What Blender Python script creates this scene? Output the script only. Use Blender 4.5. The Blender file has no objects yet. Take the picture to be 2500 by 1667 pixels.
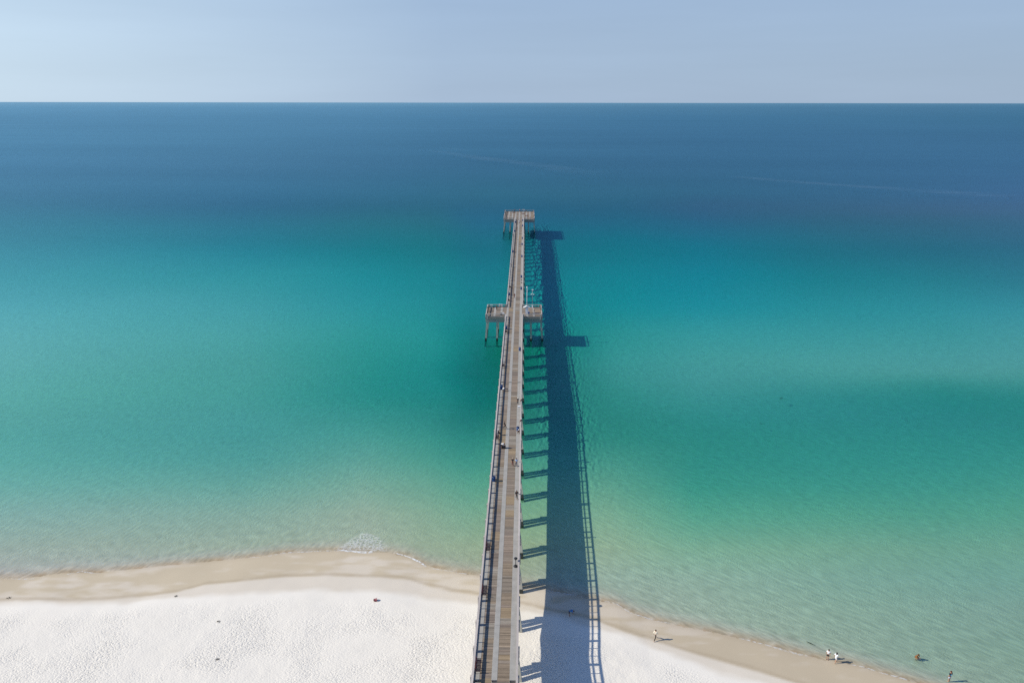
import bpy, bmesh, math, random
import numpy as np
from mathutils import Vector, Matrix
random.seed(7)
R = math.radians
scn = bpy.context.scene
C = scn.collection

# ------------------------------------------------------------------ camera
CAMH = 72.0
F = 1667.0
YH = 249.5
PITCH = math.atan((833.5 - YH) / F)
YAW = math.atan(32 * math.cos(PITCH) / F)      # looks a little left of the pier
ROLL = R(0.075)
CAMX = 0.07
cam = bpy.data.cameras.new('camera')
cam.sensor_width = 36.0
cam.lens = 36.0 * F / 2500.0
cam.clip_start = 1.0
cam.clip_end = 300000.0
camo = bpy.data.objects.new('camera', cam)
C.objects.link(camo)
MC = (Matrix.Translation((CAMX, 0, CAMH)) @ Matrix.Rotation(YAW, 4, 'Z')
      @ Matrix.Rotation(math.pi / 2 - PITCH, 4, 'X') @ Matrix.Rotation(ROLL, 4, 'Z'))
camo.matrix_world = MC
scn.camera = camo
MR = np.array(MC.to_3x3())

scn.cycles.use_denoising = False
scn.cycles.use_adaptive_sampling = False
scn.cycles.transparent_max_bounces = 12
# ------------------------------------------------------------------ light
SK = 0.09                                       # shadows point to +X, a touch to +Y
SL = 1.385
SUN_EL = math.atan(1.0 / math.hypot(SL, SK * SL))
sun = bpy.data.lights.new('sun', 'SUN')
sun.energy = 5.0
sun.angle = R(0.53)
sun.color = (1.0, 0.93, 0.785)
suno = bpy.data.objects.new('sun', sun)
C.objects.link(suno)
suno.rotation_euler = Vector((SL, SK * SL, -1)).to_track_quat('-Z', 'Y').to_euler()
w = bpy.data.worlds.new('World')
scn.world = w
w.use_nodes = True
wn, wl = w.node_tree.nodes, w.node_tree.links
wn.clear()
sky = wn.new('ShaderNodeTexSky')
sky.sky_type = 'NISHITA'
sky.sun_disc = False
sky.sun_elevation = SUN_EL
sky.sun_rotation = R(270 - 5.1)
sky.air_density = 1.0
sky.dust_density = 0.3
sky.ozone_density = 2.0
bg = wn.new('ShaderNodeBackground')
bg.inputs['Strength'].default_value = 0.108
wo = wn.new('ShaderNodeOutputWorld')
# maritime haze: the sky's lowest part goes towards a pale blue-grey, brighter on the sun's side
tc = wn.new('ShaderNodeTexCoord')
sx = wn.new('ShaderNodeSeparateXYZ')
wl.new(tc.outputs['Generated'], sx.inputs[0])
mr = wn.new('ShaderNodeMapRange')
mr.inputs['From Min'].default_value = 0.0
mr.inputs['From Max'].default_value = 0.60
mr.inputs['To Min'].default_value = 0.93
mr.inputs['To Max'].default_value = 0.0
mr.interpolation_type = 'SMOOTHSTEP'
wl.new(sx.outputs['Z'], mr.inputs['Value'])
cr = wn.new('ShaderNodeValToRGB')
mrx = wn.new('ShaderNodeMapRange')
mrx.inputs['From Min'].default_value = -0.7
mrx.inputs['From Max'].default_value = 0.7
wl.new(sx.outputs['X'], mrx.inputs['Value'])
wl.new(mrx.outputs[0], cr.inputs[0])
e = cr.color_ramp.elements
e[0].position = 0.0; e[0].color = (5.75, 7.1, 8.3, 1)
e[1].position = 1.0; e[1].color = (3.15, 4.1, 5.45, 1)
m_ = cr.color_ramp.elements.new(0.42); m_.color = (3.55, 4.65, 6.25, 1)
# thin high veil: very weak, long horizontal streaks
vmp = wn.new('ShaderNodeMapping'); vmp.inputs['Scale'].default_value = (1.2, 1.2, 14)
wl.new(tc.outputs['Generated'], vmp.inputs[0])
vno = wn.new('ShaderNodeTexNoise'); vno.inputs['Scale'].default_value = 2.2; vno.inputs['Detail'].default_value = 4
wl.new(vmp.outputs[0], vno.inputs['Vector'])
vmr = wn.new('ShaderNodeMapRange'); vmr.inputs['From Min'].default_value = 0.3; vmr.inputs['From Max'].default_value = 0.7
vmr.inputs['To Min'].default_value = 0.975; vmr.inputs['To Max'].default_value = 1.03
wl.new(vno.outputs[0], vmr.inputs['Value'])
vsc = wn.new('ShaderNodeVectorMath'); vsc.operation = 'SCALE'
wl.new(cr.outputs[0], vsc.inputs[0]); wl.new(vmr.outputs[0], vsc.inputs['Scale'])
mx = wn.new('ShaderNodeMix')
mx.data_type = 'RGBA'
wl.new(mr.outputs[0], mx.inputs['Factor'])
tn = wn.new('ShaderNodeVectorMath')
tn.operation = 'MULTIPLY'
tn.inputs[1].default_value = (0.80, 1.0, 1.28)
wl.new(sky.outputs[0], tn.inputs[0])
wl.new(tn.outputs[0], mx.inputs[6])
wl.new(vsc.outputs[0], mx.inputs[7])
wl.new(mx.outputs[2], bg.inputs['Color'])
wl.new(bg.outputs[0], wo.inputs['Surface'])
vs = scn.view_settings
vs.view_transform = 'Standard'
vs.look = 'None'
vs.exposure = 0.0
vs.gamma = 1.0
vs.use_curve_mapping = False

# ------------------------------------------------------------------ pixel (2500 px photo) <-> world
def ray(px, py):
    v = MR @ np.array([(px - 1250) / F, -(py - 833.5) / F, -1.0])
    return v

def at(px, py, z=0.0):
    v = ray(px, py)
    t = (z - CAMH) / v[2]
    return Vector((CAMX + v[0] * t, v[1] * t, z))

def project(X, Y, Z):
    P = np.stack([X - CAMX, Y, Z - CAMH], -1) @ MR
    zc = np.maximum(-P[..., 2], 1e-3)
    return 1250 + F * P[..., 0] / zc, 833.5 - F * P[..., 1] / zc

# ------------------------------------------------------------------ helpers
def tag(o, label=None, cat=None, group=None, kind=None):
    if label: o['label'] = label
    if cat: o['category'] = cat
    if group: o['group'] = group
    if kind: o['kind'] = kind
    return o

def empty(name, loc, rz=0.0, label=None, cat=None, group=None):
    o = bpy.data.objects.new(name, None)
    C.objects.link(o)
    o.location = loc
    o.rotation_euler = (0, 0, rz)
    o.empty_display_size = 0.3
    return tag(o, label, cat, group)

class MB:
    def __init__(s):
        s.v = []; s.f = []; s.c = []

    def add(s, vs, fs, col=None):
        n = len(s.v)
        s.v += [tuple(p) for p in vs]
        s.f += [tuple(n + i for i in f) for f in fs]
        s.c += [col or (1, 1, 1)] * len(vs)

    def box(s, x0, x1, y0, y1, z0, z1, col=None, M=None):
        vs = [Vector((x, y, z)) for z in (z0, z1) for y in (y0, y1) for x in (x0, x1)]
        if M: vs = [M @ p for p in vs]
        s.add(vs, [(0, 2, 3, 1), (4, 5, 7, 6), (0, 1, 5, 4), (2, 6, 7, 3), (0, 4, 6, 2), (1, 3, 7, 5)], col)

    def beam(s, a, b, wx, wy, col=None):
        """square bar from a to b"""
        a = Vector(a); b = Vector(b); d = (b - a).normalized()
        u = d.cross(Vector((0, 1, 0)))
        if u.length < 1e-3: u = Vector((1, 0, 0))
        u.normalize(); v = d.cross(u).normalized()
        vs = [p + u * i * wx / 2 + v * j * wy / 2 for p in (a, b) for j in (-1, 1) for i in (-1, 1)]
        s.add(vs, [(0, 2, 3, 1), (4, 5, 7, 6), (0, 1, 5, 4), (2, 6, 7, 3), (0, 4, 6, 2), (1, 3, 7, 5)], col)

    def tube(s, a, b, r0, r1, n=10, col=None, cap=True):
        a = Vector(a); b = Vector(b); d = (b - a).normalized()
        u = d.cross(Vector((0, 1, 0.01)))
        if u.length < 1e-3: u = d.cross(Vector((1, 0, 0)))
        u.normalize(); v = d.cross(u).normalized()
        vs = []
        for p, r in ((a, r0), (b, r1)):
            for k in range(n):
                t = 2 * math.pi * k / n
                vs.append(p + u * math.cos(t) * r + v * math.sin(t) * r)
        fs = [(k, (k + 1) % n, n + (k + 1) % n, n + k) for k in range(n)]
        if cap: fs += [tuple(range(n))[::-1], tuple(range(n, 2 * n))]
        s.add(vs, fs, col)

    def lathe(s, prof, n=20, col=None, o=(0, 0, 0), close=True):
        vs = []
        for r, z in prof:
            for k in range(n):
                t = 2 * math.pi * k / n
                vs.append((o[0] + r * math.cos(t), o[1] + r * math.sin(t), o[2] + z))
        fs = []
        for i in range(len(prof) - 1):
            for k in range(n):
                fs.append((i * n + k, i * n + (k + 1) % n, (i + 1) * n + (k + 1) % n, (i + 1) * n + k))
        if close:
            fs += [tuple(range(n))[::-1], tuple(range((len(prof) - 1) * n, len(prof) * n))]
        s.add(vs, fs, col)

    def ball(s, c, r, n=10, m=7, col=None):
        rx, ry, rz = r if isinstance(r, tuple) else (r, r, r)
        vs = [(c[0], c[1], c[2] - rz)]
        for i in range(1, m):
            p = -math.pi / 2 + math.pi * i / m
            for k in range(n):
                t = 2 * math.pi * k / n
                vs.append((c[0] + rx * math.cos(p) * math.cos(t), c[1] + ry * math.cos(p) * math.sin(t), c[2] + rz * math.sin(p)))
        vs.append((c[0], c[1], c[2] + rz))
        fs = [(0, 1 + (k + 1) % n, 1 + k) for k in range(n)]
        for i in range(m - 2):
            for k in range(n):
                a = 1 + i * n
                fs.append((a + k, a + (k + 1) % n, a + n + (k + 1) % n, a + n + k))
        a = 1 + (m - 2) * n
        fs += [(a + k, a + (k + 1) % n, len(vs) - 1) for k in range(n)]
        s.add(vs, fs, col)

    def build(s, name, mat, parent=None, smooth=False, loc=None):
        me = bpy.data.meshes.new(name)
        me.from_pydata(s.v, [], s.f)
        ca = me.color_attributes.new('Col', 'FLOAT_COLOR', 'POINT')
        arr = np.ones((len(s.v), 4), np.float32)
        arr[:, :3] = np.array(s.c, np.float32)
        ca.data.foreach_set('color', arr.ravel())
        me.materials.append(mat)
        if smooth:
            me.polygons.foreach_set('use_smooth', [True] * len(me.polygons))
        me.update()
        o = bpy.data.objects.new(name, me)
        C.objects.link(o)
        if parent: o.parent = parent
        if loc is not None: o.location = loc
        return o

# ------------------------------------------------------------------ materials
def newmat(name):
    m = bpy.data.materials.new(name)
    m.use_nodes = True
    nt = m.node_tree
    nt.nodes.clear()
    out = nt.nodes.new('ShaderNodeOutputMaterial')
    return m, nt.nodes, nt.links, out

def mat(name, col, rough=0.7, var=0.15, scale=3.0, bump=0.0, metal=0.0, attr=False, stretch=(1, 1, 1), spec=0.4):
    m, n, l, out = newmat(name)
    p = n.new('ShaderNodeBsdfPrincipled')
    p.inputs['Roughness'].default_value = rough
    p.inputs['Metallic'].default_value = metal
    p.inputs['Specular IOR Level'].default_value = spec
    t = n.new('ShaderNodeTexCoord')
    mp = n.new('ShaderNodeMapping')
    mp.inputs['Scale'].default_value = stretch
    l.new(t.outputs['Object'], mp.inputs[0])
    no = n.new('ShaderNodeTexNoise')
    no.inputs['Scale'].default_value = scale
    no.inputs['Detail'].default_value = 6
    no.inputs['Roughness'].default_value = 0.65
    l.new(mp.outputs[0], no.inputs['Vector'])
    r = n.new('ShaderNodeMapRange')
    r.inputs['From Min'].default_value = 0.25
    r.inputs['From Max'].default_value = 0.75
    r.inputs['To Min'].default_value = 1 - var
    r.inputs['To Max'].default_value = 1 + var
    l.new(no.outputs[0], r.inputs['Value'])
    vm = n.new('ShaderNodeVectorMath')
    vm.operation = 'SCALE'
    if attr:
        a = n.new('ShaderNodeAttribute')
        a.attribute_name = 'Col'
        l.new(a.outputs['Color'], vm.inputs[0])
    else:
        vm.inputs[0].default_value = col
    l.new(r.outputs[0], vm.inputs['Scale'])
    l.new(vm.outputs[0], p.inputs['Base Color'])
    if bump:
        b = n.new('ShaderNodeBump')
        b.inputs['Strength'].default_value = bump
        b.inputs['Distance'].default_value = 0.03
        l.new(no.outputs[0], b.inputs['Height'])
        l.new(b.outputs[0], p.inputs['Normal'])
    l.new(p.outputs[0], out.inputs[0])
    return m

M = {}
M['plank'] = mat('weathered_planks', None, 0.9, 0.22, 2.2, 0.4, attr=True, stretch=(0.8, 7, 1), spec=0.15)
M['railwood'] = mat('railing_timber', None, 0.85, 0.16, 2.5, 0.3, attr=True, stretch=(5, 0.7, 5), spec=0.2)
M['concrete'] = mat('concrete', (0.345, 0.335, 0.315), 0.9, 0.16, 0.9, 0.2, spec=0.2)
M['pile'] = mat('piling_concrete', None, 0.9, 0.2, 1.4, 0.3, attr=True, spec=0.2)
M['bench'] = mat('bench_redwood', (0.20, 0.055, 0.045), 0.6, 0.25, 5, 0.2, stretch=(6, 1, 6))
M['blackmetal'] = mat('black_metal', (0.02, 0.02, 0.022), 0.5, 0.2, 8)
M['greymetal'] = mat('grey_metal', (0.32, 0.33, 0.34), 0.45, 0.12, 5, metal=0.3)
M['white'] = mat('white_paint', (0.78, 0.79, 0.80), 0.45, 0.06, 3)
M['bluebin'] = mat('blue_plastic', (0.012, 0.06, 0.21), 0.45, 0.12, 4)
M['darknavy'] = mat('bin_shade_dark_box', (0.012, 0.016, 0.03), 0.8, 0.2, 6)  # shade of the barrels' hollow put in the colour; also a dark box
M['red'] = mat('red_plastic', (0.17, 0.03, 0.045), 0.5, 0.2, 9)
M['weed'] = mat('dried_seaweed', (0.035, 0.03, 0.02), 0.95, 0.3, 20)
M['fish'] = mat('dark_fish_skin', (0.03, 0.06, 0.055), 0.6, 0.2, 6)
def plain(name, col, rough=0.85, var=0.12):
    return mat(name, col, rough, var, 12, spec=0.2)
SKIN = plain('skin', (0.42, 0.24, 0.16), 0.6)
SKIN2 = plain('tanned_skin', (0.28, 0.15, 0.09), 0.6)

# ------------------------------------------------------------------ numpy noise
def vnoise(x, y, seed=0):
    xi = np.floor(x).astype(np.int64); yi = np.floor(y).astype(np.int64)
    xf = x - xi; yf = y - yi
    def h(a, b):
        n = (a * 374761393 + b * 668265263 + seed * 974711) & 0x7fffffff
        n = ((n ^ (n >> 13)) * 1274126177) & 0x7fffffff
        return ((n ^ (n >> 16)) & 0xffff) / 65535.0
    u = xf * xf * (3 - 2 * xf); v = yf * yf * (3 - 2 * yf)
    return (h(xi, yi) * (1 - u) + h(xi + 1, yi) * u) * (1 - v) + (h(xi, yi + 1) * (1 - u) + h(xi + 1, yi + 1) * u) * v

def fbm(x, y, oct=4, seed=0):
    s = 0; a = 0.5; t = 0
    for i in range(oct):
        s = s + a * vnoise(x, y, seed + i * 17); t += a
        x = x * 2.03 + 5.3; y = y * 2.03 + 1.7; a *= 0.5
    return s / t

def lin(c):
    c = np.asarray(c, float) / 255.0
    return np.where(c <= 0.04045, c / 12.92, ((c + 0.055) / 1.055) ** 2.4)

# ------------------------------------------------------------------ shoreline curves traced on the photo, as world curves
def curve(pts, z):
    P = [at(x, y, z) for x, y in pts]
    X = np.array([p.x for p in P]); Y = np.array([p.y for p in P])
    i = np.argsort(X)
    return X[i], Y[i]

WL = curve([(-500, 1400), (0, 1412), (60, 1411), (150, 1398), (240, 1397), (400, 1380), (600, 1361), (690, 1349), (826, 1343),
            (898, 1347), (950, 1349), (1002, 1360), (1041, 1380), (1106, 1395), (1172, 1405), (1272, 1432), (1340, 1440),
            (1462, 1465), (1503, 1473), (1563, 1504), (1643, 1524), (1756, 1545), (1861, 1570), (1939, 1590), (2014, 1610),
            (2088, 1622), (2150, 1640), (2234, 1664), (2400, 1712), (2500, 1745), (3000, 1900)], 0.0)
SC = curve([(-500, 1468), (0, 1463), (100, 1466), (200, 1466), (333, 1458), (430, 1445), (500, 1424), (560, 1419), (700, 1405),
            (800, 1403), (880, 1407), (960, 1409), (1000, 1413), (1050, 1427), (1100, 1440), (1170, 1448), (1290, 1474),
            (1370, 1492), (1463, 1512), (1530, 1540), (1600, 1560), (1700, 1592), (1900, 1650), (2200, 1740), (3000, 2000)], 0.45)
DR = curve([(-500, 1472), (0, 1466), (200, 1469), (333, 1464), (430, 1454), (500, 1450), (700, 1437), (800, 1437), (900, 1440),
            (1000, 1449), (1100, 1459), (1172, 1468), (1272, 1483), (1370, 1500), (1462, 1526), (1550, 1551), (1600, 1575),
            (1697, 1610), (1760, 1640), (1900, 1672), (2200, 1770), (3000, 2080)], 0.6)
def ci(c, X): return np.interp(X, c[0], c[1])

def height(X, Y):
    """ground height; s>0 is landward of the water's edge"""
    s = ci(WL, X) - Y
    wob = (fbm(X * 0.22, Y * 0.22, 3, 5) - 0.5)
    land = np.interp(s, [0, 4, 8, 11.5, 15, 22, 60], [0, 0.2, 0.5, 0.72, 0.8, 0.78, 0.95])
    ln = np.clip((X - 1) / 3, 0, 1) * np.clip((17 - X) / 4, 0, 1)
    z = land + wob * (0.13 + 0.32 * ln) * np.clip((s - 3) / 8, 0, 1)
    z = z + (fbm(X * 1.9, Y * 1.9, 2, 9) - 0.5) * 0.05 * np.clip((s - 9) / 5, 0, 1)
    d = np.interp(-s, [0, 8, 28, 66, 111, 190, 271, 360, 900, 5000], [0, 0.25, 0.75, 1.9, 2.2, 3.0, 3.8, 4.4, 6.0, 9.0])
    rp = (fbm(X * 1.9, Y * 1.7, 2, 21) - 0.5)
    lane = np.clip((X - 2) / 3, 0, 1) * np.clip((19 - X) / 5, 0, 1)  # strip under the pier shadow: extra bed relief added to fray the shadow's edges
    zd = -d + rp * (np.clip(d * 0.07, 0, 0.16) + lane * (np.clip((d - 0.8) * 0.5, 0, 1.5) + np.clip((d - 2.2) * 0.8, 0, 1.3))) * np.clip((470 - Y) / 40, 0, 1)
    return np.where(s > 0, z, np.minimum(zd, -0.02)), s

# photo colours of the sea as the eye sees them, by row (y) and column (x)
SEA = {
    252: [(0, 112, 152, 186), (800, 108, 150, 184), (1600, 96, 138, 172), (2500, 88, 130, 164)],
    262: [(0, 98, 142, 178), (800, 92, 137, 174), (1600, 80, 124, 160), (2500, 74, 118, 154)],
    285: [(0, 88, 132, 168), (800, 82, 128, 165), (1600, 70, 116, 154), (2500, 66, 112, 148)],
    330: [(0, 84, 130, 166), (600, 78, 124, 160), (1200, 68, 113, 150), (1800, 64, 109, 147), (2500, 64, 108, 146)],
    400: [(0, 77, 123, 159), (600, 70, 115, 151), (1200, 60, 106, 142), (1800, 60, 105, 142), (2500, 64, 108, 148)],
    470: [(0, 72, 120, 153), (600, 60, 110, 146), (1200, 51, 104, 134), (1700, 54, 102, 136), (2200, 60, 104, 142), (2500, 66, 106, 148)],
    500: [(0, 68, 120, 150), (600, 55, 105, 140), (900, 50, 104, 134), (1050, 49, 103, 132), (1150, 48, 101, 134), (1320, 46, 99, 132), (1500, 46, 99, 132), (1700, 55, 97, 134), (2000, 58, 100, 134), (2300, 65, 102, 138), (2500, 68, 104, 142)],
    530: [(0, 66, 124, 151), (600, 50, 112, 141), (900, 46, 110, 133), (1050, 45, 108, 131), (1150, 43, 104, 137), (1320, 41, 102, 135), (1500, 42, 104, 136), (1700, 48, 101, 137), (2000, 52, 102, 133), (2300, 58, 102, 134), (2500, 62, 104, 138)],
    600: [(0, 68, 138, 161), (600, 42, 128, 150), (900, 32, 122, 139), (1050, 32, 118, 134), (1150, 32, 110, 133), (1320, 30, 112, 135), (1500, 28, 116, 139), (1700, 32, 116, 143), (2000, 39, 112, 137), (2300, 45, 109, 137), (2500, 51, 109, 140)],
    670: [(0, 72, 150, 168), (600, 52, 143, 158), (900, 36, 134, 150), (1050, 33, 129, 144), (1150, 27, 119, 140), (1320, 26, 121, 141), (1500, 26, 127, 147), (1700, 29, 126, 150), (2000, 36, 123, 143), (2300, 44, 123, 144), (2500, 50, 122, 146)],
    740: [(0, 84, 160, 176), (600, 68, 152, 165), (900, 45, 142, 156), (1050, 39, 136, 149), (1150, 29, 127, 142), (1320, 30, 128, 144), (1500, 34, 136, 152), (1700, 38, 138, 158), (2000, 46, 138, 155), (2300, 52, 138, 156), (2500, 58, 138, 158)],
    810: [(0, 94, 166, 176), (600, 74, 155, 163), (900, 50, 145, 152), (1050, 42, 142, 150), (1150, 22, 122, 132), (1320, 28, 124, 132), (1500, 48, 142, 150), (1700, 57, 148, 160), (2000, 62, 147, 159), (2300, 64, 146, 158), (2500, 70, 147, 160)],
    870: [(0, 96, 167, 174), (600, 74, 154, 159), (900, 46, 142, 146), (1050, 36, 136, 141), (1150, 14, 111, 119), (1320, 30, 118, 122), (1500, 58, 146, 152), (1700, 68, 150, 158), (2000, 74, 152, 160), (2300, 74, 150, 160), (2500, 78, 151, 161)],
    905: [(0, 94, 166, 171), (600, 72, 152, 156), (900, 43, 139, 140), (1050, 34, 133, 136), (1150, 14, 109, 115), (1320, 33, 118, 119), (1500, 60, 144, 148), (1700, 69, 149, 156), (2000, 72, 150, 157), (2300, 76, 150, 157), (2500, 77, 150, 157)],
    935: [(0, 93, 165, 169), (600, 71, 151, 153), (900, 41, 136, 137), (1050, 34, 132, 135), (1150, 16, 110, 115), (1320, 35, 119, 119), (1500, 55, 141, 142), (1700, 66, 146, 152), (2000, 62, 143, 150), (2300, 52, 136, 143), (2500, 60, 140, 147)],
    970: [(0, 91, 163, 166), (600, 70, 150, 151), (900, 43, 136, 135), (1050, 36, 129, 129), (1150, 22, 111, 113), (1320, 37, 121, 119), (1500, 48, 134, 133), (1700, 58, 141, 145), (2000, 50, 134, 141), (2300, 44, 130, 138), (2500, 46, 131, 139)],
    1020: [(0, 88, 159, 161), (600, 71, 149, 151), (900, 56, 141, 139), (1050, 48, 133, 131), (1150, 36, 120, 120), (1320, 44, 127, 122), (1500, 45, 129, 126), (1700, 48, 135, 136), (2000, 48, 133, 138), (2300, 47, 130, 138), (2500, 48, 131, 138)],
    1060: [(0, 86, 158, 159), (600, 71, 148, 149), (900, 70, 148, 143), (1050, 60, 143, 136), (1150, 47, 133, 128), (1320, 54, 136, 129), (1500, 48, 132, 126), (1700, 46, 133, 130), (2000, 48, 134, 134), (2300, 48, 133, 136), (2500, 50, 135, 138)],
    1120: [(0, 93, 163, 161), (600, 79, 151, 149), (900, 94, 157, 149), (1050, 81, 154, 142), (1150, 67, 148, 137), (1320, 75, 151, 137), (1500, 72, 147, 135), (1700, 50, 137, 130), (2000, 52, 139, 135), (2300, 54, 139, 137), (2500, 58, 141, 139)],
    1180: [(0, 107, 167, 163), (600, 101, 159, 152), (900, 121, 165, 152), (1050, 107, 162, 146), (1150, 90, 158, 141), (1320, 101, 161, 140), (1500, 97, 159, 141), (1700, 60, 146, 133), (2000, 62, 146, 136), (2300, 64, 145, 137), (2500, 69, 147, 139)],
    1250: [(0, 130, 169, 165), (600, 133, 166, 156), (900, 149, 171, 157), (1050, 136, 169, 150), (1150, 122, 166, 147), (1320, 126, 170, 145), (1500, 125, 170, 147), (1700, 87, 159, 139), (2000, 86, 156, 138), (2300, 83, 153, 138), (2500, 85, 154, 139)],
    1330: [(0, 153, 171, 164), (600, 156, 171, 158), (900, 163, 173, 160), (1050, 154, 172, 153), (1150, 148, 169, 149), (1320, 148, 172, 148), (1500, 147, 174, 151), (1700, 125, 170, 148), (2000, 118, 164, 145), (2300, 110, 160, 144), (2500, 108, 159, 144)],
    1400: [(0, 171, 172, 170), (600, 167, 172, 168), (1200, 158, 166, 154), (1500, 152, 175, 163), (1800, 139, 171, 157), (2100, 125, 165, 153), (2500, 115, 161, 151)],
    1480: [(0, 172, 171, 171), (1500, 161, 170, 161), (1800, 148, 172, 159), (2100, 136, 166, 153), (2500, 126, 160, 151)],
    1580: [(0, 172, 171, 172), (1500, 161, 170, 160), (1900, 154, 168, 156), (2200, 140, 164, 152), (2500, 130, 160, 148)],
    1680: [(0, 171, 171, 171), (2200, 151, 164, 154), (2500, 139, 162, 150)],
}
SY = sorted(SEA)
def sea_rgb(px, py):
    rows = []
    for y in SY:
        r = np.array(SEA[y], float)
        rows.append(np.stack([np.interp(px, r[:, 0], r[:, k]) for k in (1, 2, 3)], -1))
    rows = np.stack(rows)                       # rows, N, 3
    t = np.clip(np.interp(py, SY, np.arange(len(SY))), 0, len(SY) - 1.001)
    i = t.astype(int); f = (t - i)[:, None]
    n = np.arange(len(px))
    return rows[i, n] * (1 - f) + rows[i + 1, n] * f

SAND_ALB = np.array([0.71, 0.69, 0.65])
LITF = np.array([0.885, 0.90, 1.02])            # radiance leaving a white ground under this sun and sky

def sheet(name, X, Y, Z, colname, col, mat_, extra=None):
    nr, nc = X.shape
    me = bpy.data.meshes.new(name)
    co = np.stack([X, Y, Z], -1).reshape(-1, 3).astype(np.float32)
    idx = np.arange(nr * nc).reshape(nr, nc)
    q = np.stack([idx[:-1, :-1], idx[:-1, 1:], idx[1:, 1:], idx[1:, :-1]], -1).reshape(-1, 4)
    me.vertices.add(len(co)); me.vertices.foreach_set('co', co.ravel())
    me.loops.add(q.size); me.loops.foreach_set('vertex_index', q.ravel().astype(np.int32))
    me.polygons.add(len(q))
    me.polygons.foreach_set('loop_start', np.arange(0, q.size, 4, dtype=np.int32))
    me.polygons.foreach_set('loop_total', np.full(len(q), 4, np.int32))
    me.polygons.foreach_set('use_smooth', np.ones(len(q), bool))
    me.update(); me.validate()
    ca = me.color_attributes.new(colname, 'FLOAT_COLOR', 'POINT')
    a = np.ones((len(co), 4), np.float32); a[:, :3] = col.reshape(-1, 3)
    ca.data.foreach_set('color', a.ravel())
    for k, v in (extra or {}).items():
        fa = me.attributes.new(k, 'FLOAT', 'POINT')
        fa.data.foreach_set('value', v.ravel().astype(np.float32))
    me.materials.append(mat_)
    o = bpy.data.objects.new(name, me)
    C.objects.link(o)
    o['kind'] = 'structure'
    return o

def sand_material(name, sea):
    m, n, l, out = newmat(name)
    p = n.new('ShaderNodeBsdfPrincipled')
    p.inputs['Roughness'].default_value = 0.95
    p.inputs['Specular IOR Level'].default_value = 0.1
    a = n.new('ShaderNodeAttribute'); a.attribute_name = 'Col'
    dr = n.new('ShaderNodeAttribute'); dr.attribute_name = 'dry'
    g = n.new('ShaderNodeNewGeometry')
    mp = n.new('ShaderNodeMapping')
    mp.inputs['Rotation'].default_value = (0, 0, R(-28 if not sea else 24))
    mp.inputs['Scale'].default_value = (0.62, 1.25, 1) if not sea else (0.6, 1.5, 1)
    l.new(g.outputs['Position'], mp.inputs[0])
    no = n.new('ShaderNodeTexNoise'); no.inputs['Scale'].default_value = 6.0 if not sea else 2.6
    no.inputs['Detail'].default_value = 3; no.inputs['Roughness'].default_value = 0.7
    l.new(mp.outputs[0], no.inputs['Vector'])
    big = n.new('ShaderNodeTexNoise'); big.inputs['Scale'].default_value = 0.11
    big.inputs['Detail'].default_value = 4
    l.new(g.outputs['Position'], big.inputs['Vector'])
    # colour mottling
    r = n.new('ShaderNodeMapRange')
    r.inputs['From Min'].default_value = 0.3; r.inputs['From Max'].default_value = 0.7
    r.inputs['To Min'].default_value = 0.94; r.inputs['To Max'].default_value = 1.03
    l.new(big.outputs[0], r.inputs['Value'])
    vm = n.new('ShaderNodeVectorMath'); vm.operation = 'SCALE'
    l.new(a.outputs['Color'], vm.inputs[0]); l.new(r.outputs[0], vm.inputs['Scale'])
    l.new(vm.outputs[0], p.inputs['Base Color'])
    # footprints and ripples
    vo = n.new('ShaderNodeTexVoronoi'); vo.inputs['Scale'].default_value = 5.0
    vo.feature = 'SMOOTH_F1'
    l.new(mp.outputs[0], vo.inputs['Vector'])
    pw = n.new('ShaderNodeMath'); pw.operation = 'SMOOTH_MIN'
    pw.inputs[1].default_value = 0.45; pw.inputs[2].default_value = 0.15
    l.new(vo.outputs['Distance'], pw.inputs[0])
    ad = n.new('ShaderNodeMath'); ad.operation = 'MULTIPLY_ADD'
    ad.inputs[1].default_value = 0.75
    l.new(no.outputs[0], ad.inputs[0]); l.new(pw.outputs[0], ad.inputs[2])
    amp = n.new('ShaderNodeMapRange')
    amp.inputs['From Min'].default_value = 0.42; amp.inputs['From Max'].default_value = 0.62
    amp.inputs['To Min'].default_value = 0.35; amp.inputs['To Max'].default_value = 1.15
    l.new(big.outputs[0], amp.inputs['Value'])
    am = n.new('ShaderNodeMath'); am.operation = 'MULTIPLY'
    l.new(amp.outputs[0], am.inputs[0]); l.new(dr.outputs['Fac'], am.inputs[1])
    b = n.new('ShaderNodeBump'); b.inputs['Distance'].default_value = 0.16 if not sea else 0.22
    l.new(am.outputs[0], b.inputs['Strength'])
    l.new((ad if not sea else no).outputs[0], b.inputs['Height'])
    l.new(b.outputs[0], p.inputs['Normal'])
    l.new(p.outputs[0], out.inputs[0])
    return m

M['sand'] = sand_material('white_sand', False)
M['seabed'] = sand_material('rippled_seabed', True)

def fan(D, T):
    Dg, Tg = np.meshgrid(D, T, indexing='ij')
    return Tg * (Dg + 18.0), Dg

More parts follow.
